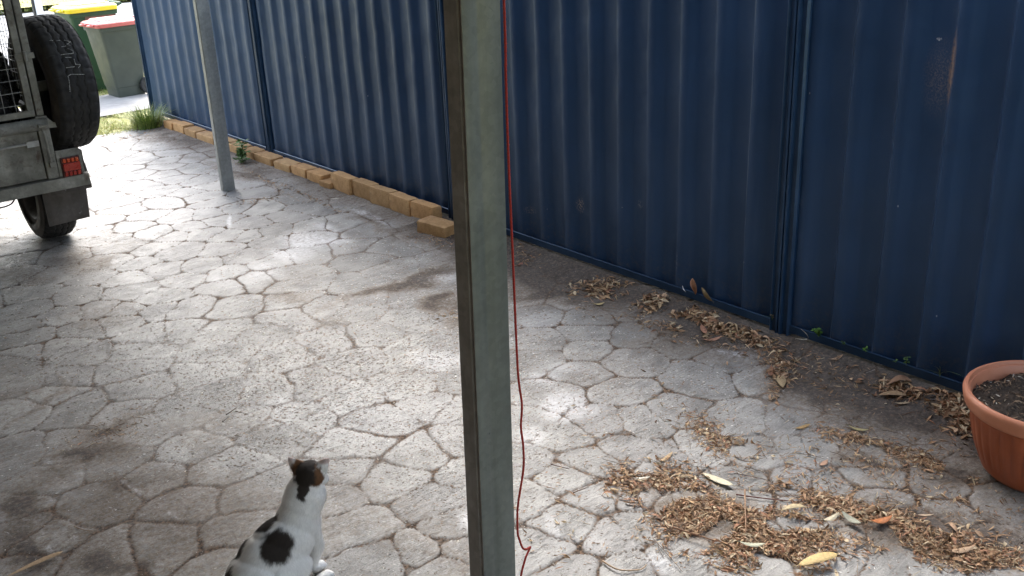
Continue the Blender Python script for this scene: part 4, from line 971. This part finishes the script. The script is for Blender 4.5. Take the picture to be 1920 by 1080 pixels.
pal = np.array([(.78,.76,.72), (.66,.61,.52), (.17,.11,.075), (.09,.062,.045), (.27,.16,.095), (.40,.27,.165), (.21,.125,.075)])
pi_ = rc.choice(7, n, p=[.25, .14, .14, .11, .14, .12, .10]); pi_ = np.where((dj < .016) & (rc.rand(n) < .6), rc.choice([2, 4, 5, 6], n), pi_)
pi_ = np.where((P0[:,0] > 2.95) & (rc.rand(n) < .75), rc.choice([2, 3, 4, 5, 6], n), pi_)
col = pal[pi_]*(0.8+0.4*rc.rand(n, 1))
at = me.color_attributes.new('tint', 'FLOAT_COLOR', 'POINT')
cc = np.ones((n, 5, 4), 'f4'); cc[:,:,:3] = col[:,None,:]; at.data.foreach_set('color', cc.ravel())
me.materials.append(M['chip']); o = bpy.data.objects.new('wood_chips', me); link(o)
tag(o, 'tiny pale and brown wood chips and crumbs sprinkled over the paving', 'wood chips', kind='stuff')

# crumbs on the potting soil (part of the pot)
b = MB()
for _ in range(520):
    a = rl.uniform(0, 6.3); r = 0.212*math.sqrt(rl.random()); x, y = r*math.cos(a), r*math.sin(a)
    h = 0.254 + 0.016*mnoise.fractal(Vector((x*14, y*14, 1)), 0.8, 2.1, 5) - 0.012*(r/.217)**4 + 0.018*max(0, x*2.2+y*1.6)
    col = rl.choice([(.20,.13,.08), (.30,.20,.12), (.40,.32,.22), (.12,.08,.05), (.45,.42,.36), (.05,.035,.025), (.05,.035,.025)])
    leaf_geo(b, (x, y, h+.004), rl.uniform(.008, .032), rl.uniform(.002, .006), rl.uniform(0, 6.3), rl.gauss(0, .35), rl.gauss(0, .8), rl.gauss(0, .4), rl.gauss(0, 1), col, 3, .6, False)
b.build('mulch', M['leaf'], pot)

def gz(x, y):
    return float(ground_z(np.array([(x, y)]))[0]) + 0.03*max(0, 1-(3.36-x)/0.22)*(y < 4.9)
def leaf(x, y, L_, Wd, yaw, col, label, z=None, curl=0.3, pitch=0.0, roll=0.0, twist=0.3, shape=0.8, name='fallen_leaf', cat='leaf', group='single fallen leaves'):
    b = MB()
    leaf_geo(b, (0, 0, 0), L_, Wd, 0, 0, 0, curl, twist, col, 12, shape)
    # stalk
    x0 = -L_/2; zc_ = curl*L_*(0.25-0.25)*-1.6 + curl*L_*0.1
    b.tube([(x0+.002, 0, zc_), (x0-L_*.10, Wd*.05, zc_+.001), (x0-L_*.18, Wd*.02, zc_)], [.0010, .0008, .0006], 5, col=tuple(v*.7 for v in col))
    o = b.build(name, M['leaf'], smooth=True)
    md = o.modifiers.new('thickness', 'SOLIDIFY'); md.thickness = 0.0005
    o.location = (x, y, (gz(x, y) + 0.006 if z is None else z)); o.rotation_euler = (roll, pitch, yaw)
    return tag(o, label, cat, group)
leaf(2.288, 1.784, .118, .030, R(92), (.66,.60,.43), 'long pale cream leaf lying alone just above the main leaf drift', curl=.06, z=.010, shape=.55, pitch=R(3))
leaf(2.150, 1.305, .128, .036, R(-20), (.56,.41,.18), 'large flat golden leaf at the bottom edge of the picture, right of centre', curl=-.12, z=.026, shape=.45)
leaf(3.333, 2.775, .085, .052, R(165), (.26,.12,.06), 'upright rounded brown leaf stuck behind the fence rail', z=.115, pitch=R(-78), roll=0, curl=.1)
leaf(3.331, 2.700, .085, .046, R(80), (.20,.14,.06), 'olive-brown leaf slanting on the rail beside the upright brown leaf', z=.098, pitch=R(-28), roll=R(72), curl=.15)
leaf(3.326, 2.830, .030, .010, R(70), (.72,.72,.72), 'small white fleck on the rail left of the upright brown leaf', z=.092, pitch=R(-40), roll=R(30))
leaf(3.008, 2.055, .105, .036, R(222), (.40,.29,.16), 'long tan leaf pointing down below the drift near the fence post', z=.012, curl=-.1)
leaf(3.045, 2.13, .085, .026, R(215), (.34,.17,.10), 'reddish leaf overlapping the top of the long tan leaf', z=.016, curl=.25)
leaf(3.16, 2.57, .100, .026, R(-128), (.42,.21,.13), 'pinkish-brown leaf standing out of the drift near the fence, pointing down', z=.022, curl=.1)
leaf(3.125, 2.50, .090, .024, R(-35), (.44,.23,.15), 'pinkish-brown leaf crossing the foot of the other one below the drift', z=.014, curl=.35, twist=.8)
leaf(2.072, 1.478, .075, .019, R(-50), (.42,.42,.31), 'pale grey-green curved leaf in the middle of the main drift', z=.028, curl=.3)
leaf(3.285, 1.715, .110, .040, R(-30), (.30,.17,.10), 'broad curled brown leaf between the fence and the pot, the upper one', z=.030, curl=-.6, twist=.9)
leaf(3.200, 1.690, .110, .034, R(-48), (.38,.25,.14), 'broad light brown leaf lying under the curled one between fence and pot', z=.018, curl=-.25)
leaf(3.175, 1.640, .060, .012, R(-40), (.46,.34,.22), 'thin tan leaf sliver below the two broad leaves by the pot', z=.014, curl=.2)
leaf(2.452, 1.290, .075, .026, R(-25), (.42,.15,.05), 'bright rusty orange leaf at the right end of the main drift', z=.026, curl=.4)
leaf(2.628, 1.607, .048, .020, R(5), (.50,.30,.20), 'small pinkish leaf on bare paving below the right-hand litter trail', curl=.2)
leaf(2.781, 1.798, .068, .019, R(-16), (.38,.25,.10), 'golden brown leaf alone on the dirty paving left of the dark twig', curl=.2)
leaf(2.389, 1.353, .075, .026, R(-100), (.36,.36,.28), 'grey-green leaf hanging below the pale cluster at the right of the drift', z=.028)
leaf(2.345, 1.395, .070, .020, R(-10), (.52,.46,.33), 'pale leaf in the cluster above the grey-green one', z=.032, curl=.4)
leaf(2.305, 1.500, .080, .022, R(-30), (.50,.40,.24), 'creamy bent leaf at the left of the pale leaf cluster', z=.030, curl=-.3)
leaf(2.276, 1.994, .078, .018, R(10), (.46,.33,.19), 'tan leaf slanting up alone above the left part of the drift', curl=.2)
leaf(2.114, 1.955, .050, .013, R(-35), (.66,.62,.52), 'short whitish leaf at the left edge of the drift', z=.014, curl=.2)
leaf(3.16, 3.80, .045, .022, R(20), (.34,.15,.10), 'small red-brown leaf near the fence just right of the near post', curl=.3)
leaf(3.225, 3.19, .080, .030, R(-20), (.38,.18,.11), 'reddish-brown leaf at the right end of the first drift under the fence', z=.018, curl=.2)
leaf(3.065, 3.12, .055, .020, R(-30), (.48,.38,.18), 'yellowish leaf below the first drift under the fence', z=.012)
leaf(3.115, 5.606, .060, .013, R(-35), (.62,.58,.48), 'white sliver of leaf on the paving below the raised brick row', curl=.1)
leaf(3.079, 5.370, .055, .018, R(-25), (.36,.33,.20), 'greenish curled leaf below the raised brick row', curl=.5)
leaf(3.295, 2.000, .075, .018, R(-10), (.40,.25,.15), 'brown leaf curled against the soil below the green weed', z=.036, curl=.3)
leaf(3.330, 2.195, .050, .010, R(-60), (.62,.56,.46), 'pale ring-shaped curled leaf at the foot of the fence post', z=.060, curl=2.2, pitch=R(-70))
leaf(3.10, 1.18+.62, .050, .014, R(20), (.44,.32,.18), 'small tan leaf on the dirt halfway between the fence post and the pot')
leaf(2.489, 1.060, .090, .022, R(-30), (.44,.30,.19), 'brown leaf in the drift at the bottom right corner', z=.022, curl=.3)
leaf(2.901, 1.650, .070, .017, R(-70), (.36,.31,.15), 'olive leaf pointing down into the right-hand litter trail', z=.012)
leaf(2.593, 1.224, .050, .010, R(-40), (.52,.38,.26), 'thin pinkish leaf lying on bare paving left of the pot', curl=.15)
leaf(3.245, 2.45, .070, .022, R(-25), (.52,.43,.20), 'yellow leaf on top of the long drift under the fence', z=.026)
leaf(3.262, 2.30, .060, .020, R(-35), (.40,.40,.32), 'grey-green leaf at the right end of the long drift under the fence', z=.020)
def stick(pts, r, col, label, z=0.006, name='twig', cat='twig'):
    P3 = catmull([Vector((x, y, z + 0.002*math.sin(i*2.1))) for i, (x, y) in enumerate(pts)], 6)
    b = MB(); m = len(P3); b.tube(P3, [r*(1-.5*i/m)*(1+.2*math.sin(i*3)) for i in range(m)], 6, col=col)
    return tag(b.build(name, M['leaf'], smooth=True), label, cat, 'twigs on the paving')
stick([(2.266,1.689),(2.307,1.617),(2.379,1.527)], .0026, (.15,.06,.05), 'dark red curved twig right of the cream leaf')
stick([(1.969,1.694),(2.008,1.556)], .0028, (.22,.11,.06), 'straight brown twig lying across the lower left of the drift', .022)
stick([(1.959,2.237),(1.982,2.168)], .0018, (.12,.06,.045), 'thin dark twig on the stone right of the red cord')
stick([(1.895,2.057),(1.945,2.047)], .0020, (.16,.09,.06), 'short dark twig at a joint right of the red cord')
stick([(2.359,1.774),(2.402,1.666),(2.387,1.553)], .0011, (.10,.06,.05), 'hair-thin dark stalk arching over the paving left of the litter trail')
stick([(1.903,1.72),(1.862,1.6),(1.845,1.548)], .0012, (.20,.14,.10), 'long fine stalk trailing down from the left side of the drift')
stick([(2.28,1.274),(2.377,1.264)], .0020, (.10,.08,.07), 'dark slanting twig above the bare stone at the lower right')
stick([(1.713,1.74),(1.717,1.678),(1.765,1.64),(1.793,1.641)], .0028, (.44,.31,.20), 'pale tan curved stalk near the bottom edge right of the post')
stick([(1.299,3.367),(1.355,3.39)], .0024, (.10,.07,.055), 'short dark twig on the pale paving above the cat, the right one')
stick([(1.265,3.326),(1.297,3.34)], .0022, (.08,.06,.05), 'short dark twig on the pale paving above the cat, the left one')
stick([(2.285,1.671),(2.196,1.60),(2.106,1.528)], .0030, (.36,.22,.13), 'thick tan stalk pointing down through the drift', .024)
stick([(3.392-.08,1.839),(3.312-.05,1.846)], .0014, (.42,.36,.32), 'pale thin twig on the dirt beside the fence rail', .030)
stick([(0.612,3.019),(0.625,2.98),(0.649,2.952)], .0014, (.30,.20,.12), 'bent thin straw on the dark paving at the lower left')
leaf(.458, 2.893, .165, .020, R(4), (.40,.27,.15), 'long strip of tan bark in the bottom left corner', z=.012, curl=-.05, twist=.5, shape=.35, name='bark_strip', cat='bark', group='bark strips')

# ================================================================ PLANTS
GR = [(.10,.18,.03), (.16,.24,.05), (.22,.28,.07), (.07,.13,.025), (.32,.32,.12), (.42,.38,.20)]
def blade(b, p, h, lean, a, w_, col, seg=4):
    vs = []; d = Vector((math.cos(a), math.sin(a), 0)); s = Vector((-d.y, d.x, 0))
    for i in range(seg+1):
        t_ = i/seg; c = Vector(p) + d*lean*h*t_*t_ + Vector((0, 0, h*(t_ - 0.35*lean*t_*t_)))
        wv = w_*(1-t_)**0.7 + .0002
        vs += [c - s*wv, c + s*wv]
    b.add(vs, [(2*i, 2*i+1, 2*i+3, 2*i+2) for i in range(seg)], col)
rg = random.Random(33)
b = MB()
for _ in range(620):
    a = rg.uniform(0, 6.3); r = 0.13*rg.random()**.6; x, y = 3.13+r*math.cos(a)*1.0, 8.82+r*math.sin(a)*.8
    blade(b, (x, y, -.005), rg.uniform(.08, .26), rg.uniform(.2, 1.1), a + rg.gauss(0, .5), rg.uniform(.0015, .0035), rg.choice(GR[:5] + [(.34,.40,.09), (.26,.33,.07)]), 5)
tag(b.build('grass_tuft', M['green']), 'tall green grass tuft at the far end of the fence and bricks', 'grass tuft')
b = MB()
def lawn(n, x0, x1, y0, y1, hmin, hmax, cols, wd=.0022):
    for _ in range(n):
        x, y = rg.uniform(x0, x1), rg.uniform(y0, y1)
        if mnoise.noise(Vector((x*5, y*5, 1))) < -.22: continue
        blade(b, (x, y, -.012), rg.uniform(hmin, hmax), rg.uniform(.2, 1.6), rg.uniform(0, 6.3), wd*rg.uniform(.6, 1.3), rg.choice(cols), 3)
lawn(9000, 2.3, 3.5, 8.78, 9.62, .015, .06, [(.34,.40,.08), (.44,.46,.14), (.24,.33,.06), (.58,.54,.24), (.50,.44,.20)])
lawn(5000, 2.7, 4.6, 10.73, 12.4, .02, .06, [(.26,.32,.07), (.20,.26,.06), (.40,.36,.16)], .003)
tag(b.build('verge_grass', M['green']), 'short yellow-green grass along the edge of the footpath', 'grass', kind='stuff')
b = MB()
lawn(9000, 4.5, 9.0, 21.3, 26.0, .04, .12, [(.26,.32,.07), (.34,.34,.12), (.20,.28,.06)], .012)
tag(b.build('far_grass', M['green']), 'sunlit grass strip on the far side of the street', 'grass', kind='stuff')
def weed(x, y, z, h, n, leafL, label, spread=1.0, blades=0, cols=None):
    t = empty('weed', (x, y, z), label=label, cat='weed', group='weeds along the fence')
    b = MB(); lb = MB(); cols = cols or [(.05,.12,.025), (.08,.17,.035), (.12,.22,.05)]
    for i in range(n):
        a = rg.uniform(0, 6.3); ln = rg.uniform(.1, .75)*spread; hh = h*rg.uniform(.5, 1)
        if x > 3.3: a = rg.uniform(R(100), R(260))
        pts = [Vector((math.cos(a)*ln*hh*t_*t_, math.sin(a)*ln*hh*t_*t_, hh*t_)) for t_ in (0, .33, .66, 1)]
        b.tube(pts, [.0012, .001, .0008, .0005], 4, col=(.10,.15,.04))
        for k in range(3 + int(h*40)):
            t_ = rg.uniform(.25, 1); c = Vector((math.cos(a)*ln*hh*t_*t_, math.sin(a)*ln*hh*t_*t_, hh*t_)); ya = rg.uniform(0, 6.3)
            leaf_geo(lb, c + Vector((math.cos(ya), math.sin(ya), 0))*leafL*.5, leafL*rg.uniform(.7, 1.2), leafL*.42, ya, rg.uniform(-.5, .2), rg.gauss(0, .3), .2, .2, rg.choice(cols), 4, .7)
    for i in range(blades):
        a = rg.uniform(R(90), R(270)); blade(b, (0, 0, 0), h*rg.uniform(.7, 1.6), rg.uniform(.5, 1.4), a, .0012, rg.choice([(.14,.2,.06), (.2,.24,.09)]), 6)
    b.build('stem', M['green'], t)
    if lb.v: lb.build('leaves', M['green'], t)
weed(3.165, 7.05, 0.0, .16, 9, .05, 'leafy dark green weed growing in front of the bricks right of the far post', 1.0)
weed(3.140, 6.98, 0.0, .06, 7, .04, 'low spreading weed at the foot of the taller leafy weed', 2.2)
weed(3.335, 2.115, .075, .055, 12, .016, 'bright green feathery weed on the fence rail beside the fence post', 1.6, 3, [(.10,.24,.03), (.14,.30,.05)])
weed(3.335, 1.995, .078, .022, 3, .010, 'tiny seedling on the fence rail next to the feathery weed', 1.0)
weed(3.335, 1.900, .078, .034, 4, .015, 'small green clover-like weed on the fence rail', 1.0, 0, [(.10,.24,.03)])
weed(3.335, 1.768, .078, .022, 3, .012, 'dull green seedling low on the fence rail', 1.0)
weed(3.335, 1.725, .080, .045, 4, .014, 'small upright seedling with round leaves on the fence rail', .5)
weed(3.335, 1.590, .080, .060, 0, .014, 'small clump of thin grass blades on the fence rail near the pot', 1.0, 8)
weed(3.335, 2.345, .078, .055, 2, .010, 'dry brown seedling left of the fence post base', .8, 2, [(.20,.14,.07)])
# ================================================================ CAT (sitting, seen from behind, looking away)
def build_cat():
    mb = MB()
    ico = bmesh.new(); bmesh.ops.create_icosphere(ico, subdivisions=4, radius=1)
    iv = [v.co.copy() for v in ico.verts]; jf = [tuple(v.index for v in f.verts) for f in ico.faces]; ico.free()
    def ell(c, r, rot=(0, 0, 0)):
        Mx = Matrix.Translation(c) @ Matrix.Rotation(R(rot[2]), 4, 'Z') @ Matrix.Rotation(R(rot[1]), 4, 'Y') @ Matrix.Rotation(R(rot[0]), 4, 'X')
        mb.add([Mx @ Vector((v.x*r[0], v.y*r[1], v.z*r[2])) for v in iv], jf)
    def limb(pts, rs):
        P3 = catmull([Vector(p) for p in pts], 8); m = len(P3)
        for i, p in enumerate(P3):
            u = i/(m-1)*(len(rs)-1); k = min(int(u), len(rs)-2); r = rs[k] + (rs[k+1]-rs[k])*(u-k)
            ell(p, (r, r, r))
    # trunk: rump low and wide, belly, ribcage, shoulders
    ell((-.115, 0, .082), (.092, .088, .080), (0, 20, 0))
    ell((-.075, 0, .115), (.085, .082, .088), (0, 40, 0))
    ell((-.035, 0, .150), (.074, .072, .084), (0, 60, 0))
    ell((.010, -.004, .188), (.060, .060, .078), (0, 15, 0))
    ell((.036, -.010, .222), (.046, .049, .050))
    ell((.044, -.004, .172), (.040, .044, .058))
    for s in (-1, 1):
        ell((.010, s*.034, .190), (.036, .024, .050), (0, 15, 0))         # shoulder blades
        ell((-.085, s*.070, .072), (.078, .036, .066), (0, -25, s*-8))    # thighs
        limb([(-.06, s*.090, .030), (-.01, s*.092, .018), (.035, s*.088, .014)], [.022, .017, .015])
        ell((.045, s*.088, .013), (.026, .017, .013))
        # foreleg from the shoulder straight down to the paw
        limb([(.028, s*.036, .165), (.040, s*.040, .110), (.052, s*.041, .060), (.060, s*.041, .022)], [.026, .020, .0150, .0140])
        ell((.072, s*.041, .0145), (.026, .0175, .0145))
        for k in (-1.5, -.5, .5, 1.5): ell((.089, s*.041 + k*.0075, .0105), (.011, .0055, .0095))
        for k in (-1.5, -.5, .5, 1.5): ell((.066, s*.088 + k*.0075, .0100), (.011, .0055, .0090))
    # neck and head; the head is turned a little to the cat's right
    limb([(.032, -.008, .230), (.056, -.018, .262), (.074, -.026, .288)], [.055, .050, .042])
    HC = Vector((.088, -.032, .314)); HR = Matrix.Rotation(R(24), 4, 'Z') @ Matrix.Rotation(R(12), 4, 'Y') @ Matrix.Scale(1.03, 4) @ Matrix.Scale(1.10, 4, (0, 1, 0))
    def h(c, r, rot=(0, 0, 0)):
        Mx = Matrix.Translation(HC) @ HR @ Matrix.Translation(c) @ Matrix.Rotation(R(rot[2]), 4, 'Z') @ Matrix.Rotation(R(rot[1]), 4, 'Y') @ Matrix.Rotation(R(rot[0]), 4, 'X')
        mb.add([Mx @ Vector((v.x*r[0], v.y*r[1], v.z*r[2])) for v in iv], jf)
    h((0, 0, .004), (.042, .041, .037)); h((-.012, 0, .002), (.034, .038, .034)); h((.014, 0, -.006), (.032, .037, .028))
    for s in (-1, 1): h((.012, s*.024, -.010), (.022, .018, .019)); h((.040, s*.008, -.013), (.013, .010, .009))
    h((.036, 0, -.006), (.020, .012, .014)); h((.050, 0, -.007), (.006, .006, .004)); h((.036, 0, -.024), (.012, .010, .007))
    # ears: hollow cups with thickness, flaring outwards
    for s in (-1, 1):
        HM = Matrix.Translation(HC) @ HR
        base = Vector((-.002, s*.028, .022)); tip = Vector((-.006, s*.054, .053))
        bv = [base + Vector((.017, s*.005, .0)), base + Vector((.0, s*.016, -.016)), base + Vector((-.014, s*.002, .002)), base + Vector((-.006, -s*.016, .013)), base + Vector((.009, -s*.014, .012))]
        ax = tip - base
        vs = []; rows = 6
        for i in range(rows+1):
            t_ = i/rows; k = (1-t_)**0.75
            for p in bv: vs.append(HM @ (base + ax*t_ + (p-base)*(k*1.0 + .08)))
        n5 = 5; fs = [(i*n5+j, i*n5+(j+1) % n5, (i+1)*n5+(j+1) % n5, (i+1)*n5+j) for i in range(rows) for j in range(n5)]
        fs += [tuple(range(n5)), tuple(range(rows*n5, rows*n5+n5))]
        mb.add(vs, fs)
    # tail wrapped along the left flank
    limb([(-.185, .0, .035), (-.215, .045, .020), (-.18, .115, .016), (-.10, .150, .015), (-.02, .150, .013)], [.020, .018, .016, .014, .009])
    tmp = mb.build('cat_shape', M['leaf'])
    md = tmp.modifiers.new('r', 'REMESH'); md.mode = 'VOXEL'; md.voxel_size = 0.0030; md.use_smooth_shade = True
    sm = tmp.modifiers.new('s', 'SMOOTH'); sm.factor = 0.6; sm.iterations = 7
    dg = bpy.context.evaluated_depsgraph_get(); dg.update()
    me = bpy.data.meshes.new_from_object(tmp.evaluated_get(dg)); me.name = 'cat'
    bpy.data.objects.remove(tmp)
    nv = len(me.vertices); co = np.zeros(nv*3); me.vertices.foreach_get('co', co); co = co.reshape(-1, 3)
    no = np.zeros(nv*3); me.vertices.foreach_get('normal', no); no = no.reshape(-1, 3)
    # flatten the underside so that the cat sits on the ground
    co[:,2] = np.maximum(co[:,2], 0.001)
    lean = 0.030*sstep(.03, .12, co[:,2])*(1 - .75*sstep(.24, .31, co[:,2]))*sstep(-.10, -.01, co[:,0])
    co[:,0] += lean*.72; co[:,1] -= lean*.69
    # small muscle and fur relief
    co += no * ((fbm(co, 38, 3) - .5)*0.0035)[:,None]
    me.vertices.foreach_set('co', co.ravel())
    # coat: white with black and ginger patches
    wb = np.stack([fbm(co, 60, 3, 3) - .5, fbm(co, 60, 3, 8) - .5, fbm(co, 60, 3, 15) - .5], 1) * 0.030
    q = co + wb
    col = np.tile(np.array([.90, .89, .87]), (nv, 1)); col *= (0.93 + 0.14*fbm(co, 90, 2))[:,None]
    def patch(c, r, rgb, soft=.16, base=q):
        global_d = np.sqrt((((base - np.array(c))/np.array(r))**2).sum(1))
        a = 1 - sstep(1-soft, 1+soft, global_d)
        col[:] = col*(1-a[:,None]) + np.array(rgb)[None,:]*(0.75 + 0.5*fbm(co, 160, 2))[:,None]*a[:,None]
    BL = (.030, .022, .017); GI = (.15, .072, .030)
    for c, r in CAT_PATCH: patch(c, r, BL)
    # head: brown-black cap with ginger edges, ear insides pink
    Hm = (Matrix.Translation(HC) @ HR).inverted()
    hl = np.array([tuple(Hm @ Vector(p)) for p in q.tolist()]); 
    hl2 = np.array([tuple(Hm @ Vector(p)) for p in co.tolist()])
    def hp(c, r, rgb, soft=.15):
        d = np.sqrt((((hl - np.array(c))/np.array(r))**2).sum(1)); a = (1 - sstep(1-soft, 1+soft, d))
        col[:] = col*(1-a[:,None]) + np.array(rgb)[None,:]*(0.7 + 0.6*fbm(co, 160, 2))[:,None]*a[:,None]
    hp((-.004, 0, .022), (.034, .044, .028), GI)
    hp((-.028, -.034, .004), (.030, .022, .030), GI)
    hp((-.030, -.004, .010), (.030, .026, .034), BL)
    hp((-.044, -.002, -.022), (.028, .016, .030), BL)
    hp((-.006, -.006, .034), (.034, .018, .020), BL)
    for s in (-1, 1):
        d = np.sqrt((((hl2 - np.array((.004, s*.048, .046)))/np.array((.016, .013, .024)))**2).sum(1))
        no_l = no @ np.array(((HR.to_3x3()) ).col[0]) if False else (no @ np.array(tuple(HR.to_3x3() @ Vector((.8, s*.6, 0)))))
        a = (1 - sstep(.8, 1.2, d))*sstep(-.1, .3, no_l)
        col[:] = col*(1-a[:,None]) + np.array((.58, .34, .30))[None,:]*a[:,None]
    er = sstep(.034, .044, hl2[:,2])*sstep(.030, .037, np.abs(hl2[:,1]))  # ear tips tinted pink to suggest light through thin ears
    col[:] = col*(1-er[:,None]) + np.array((.66, .52, .48))[None,:]*er[:,None]
    at = me.color_attributes.new('tint', 'FLOAT_COLOR', 'POINT')
    at.data.foreach_set('color', np.concatenate([col, np.ones((nv, 1))], 1).astype('f4').ravel())
    me.materials.clear(); me.materials.append(M['cat']); me.shade_smooth()
    cat = bpy.data.objects.new('cat', me); link(cat)
    tag(cat, 'white cat with black patches and a dark brown crown sitting with its back to us', 'cat')
    # fur
    tri = np.zeros(len(me.loop_triangles)*3, 'i4') if len(me.loop_triangles) else None
    me.calc_loop_triangles(); nt_ = len(me.loop_triangles); tri = np.zeros(nt_*3, 'i4'); me.loop_triangles.foreach_get('vertices', tri); tri = tri.reshape(-1, 3)
    A, B, C_ = co[tri[:,0]], co[tri[:,1]], co[tri[:,2]]
    ar = np.linalg.norm(np.cross(B-A, C_-A), axis=1); rs = np.random.RandomState(2)
    NF = 90000; ti = rs.choice(nt_, NF, p=ar/ar.sum()); u = rs.rand(NF, 2); s_ = np.sqrt(u[:,:1]); w0, w1, w2 = 1-s_, s_*(1-u[:,1:]), s_*u[:,1:]
    P = A[ti]*w0 + B[ti]*w1 + C_[ti]*w2
    nn = no[tri[ti,0]]*w0 + no[tri[ti,1]]*w1 + no[tri[ti,2]]*w2; nn /= np.linalg.norm(nn, axis=1)[:,None]
    cl = col[tri[ti,0]]*w0 + col[tri[ti,1]]*w1 + col[tri[ti,2]]*w2
    flow = np.tile(np.array([-.45, 0, -.9]), (NF, 1)) + rs.randn(NF, 3)*.22
    flow -= nn*(flow*nn).sum(1)[:,None]; flow /= np.linalg.norm(flow, axis=1)[:,None] + 1e-6
    ln = (0.0075 + 0.006*rs.rand(NF))[:,None]
    head = (P[:,2] > .25); ln[head] *= .6; paw = (P[:,2] < .05) & (P[:,0] > 0); ln[paw] *= .35
    ear = np.array([tuple(Hm @ Vector(p)) for p in P.tolist()])[:,2] > .036; ln[ear] *= .3
    tipv = P + flow*ln*.93 + nn*ln*.30; mid = P + flow*ln*.45 + nn*ln*.24
    side = np.cross(flow, nn)*(0.00042)
    V = np.stack([P-side, P+side, mid+side*.8, mid-side*.8, tipv], 1).reshape(-1, 3).astype('f4')
    b0 = np.arange(NF)[:,None]*5
    loops = np.concatenate([b0+[0,1,2,3], b0+[3,2,4]], 1).astype('i4').ravel()
    fm = bpy.data.meshes.new('fur'); fm.vertices.add(len(V)); fm.vertices.foreach_set('co', V.ravel()); fm.loops.add(len(loops)); fm.loops.foreach_set('vertex_index', loops)
    fm.polygons.add(NF*2); ls = (np.arange(NF)[:,None]*7 + np.array([0, 4])).ravel().astype('i4'); lt = np.tile([4, 3], NF).astype('i4')
    fm.polygons.foreach_set('loop_start', ls); fm.polygons.foreach_set('loop_total', lt); fm.update(calc_edges=True)
    at = fm.color_attributes.new('tint', 'FLOAT_COLOR', 'POINT'); cc = np.ones((NF, 5, 4), 'f4'); cc[:,:,:3] = (cl*(.88+.28*rs.rand(NF, 1)))[:,None,:]; at.data.foreach_set('color', cc.ravel())
    # blades carry the normals of the body beneath them
    nrm = np.repeat((nn + flow*0.15)[:,None,:], 5, 1).reshape(-1, 3); nrm /= np.linalg.norm(nrm, axis=1)[:,None]
    fm.shade_smooth(); fm.normals_split_custom_set_from_vertices(nrm.tolist())
    fm.materials.append(M['fur']); fo = bpy.data.objects.new('fur', fm); link(fo, cat)
    # eyes
    for s in (-1, 1):
        b = MB(); Mx = Matrix.Translation(HC) @ HR @ Matrix.Translation((.034, s*.0215, .004))
        b.add([Mx @ Vector((v.x*.0080, v.y*.0080, v.z*.0075)) for v in iv], jf); b.build('eye', M['eye'], cat, smooth=True)
    cat.location = CAT_LOC; cat.rotation_euler = (0, 0, CAT_ROT)
    return cat
def mat_fur(name):
    t = NT(name); c = t.attr('tint', 'Color')
    return t.out(c, 0.85, None, 0.0)
M['cat'] = mat_fur("cat_skin_coat"); M['fur'] = mat_fur("cat_fur"); M['eye'] = simple("cat_eye", (.03, .035, .01), (.05, .06, .02), 30, .1)
CAT_LOC = (0.997, 2.300, 0.002); CAT_ROT = R(18)
CAT_PATCH = [((-.072, -.046, .180), (.050, .046, .046)), ((-.040, .022, .222), (.040, .036, .040)), ((-.112, .062, .165), (.040, .034, .040)), ((-.165, .040, .100), (.040, .040, .040))]
build_cat()
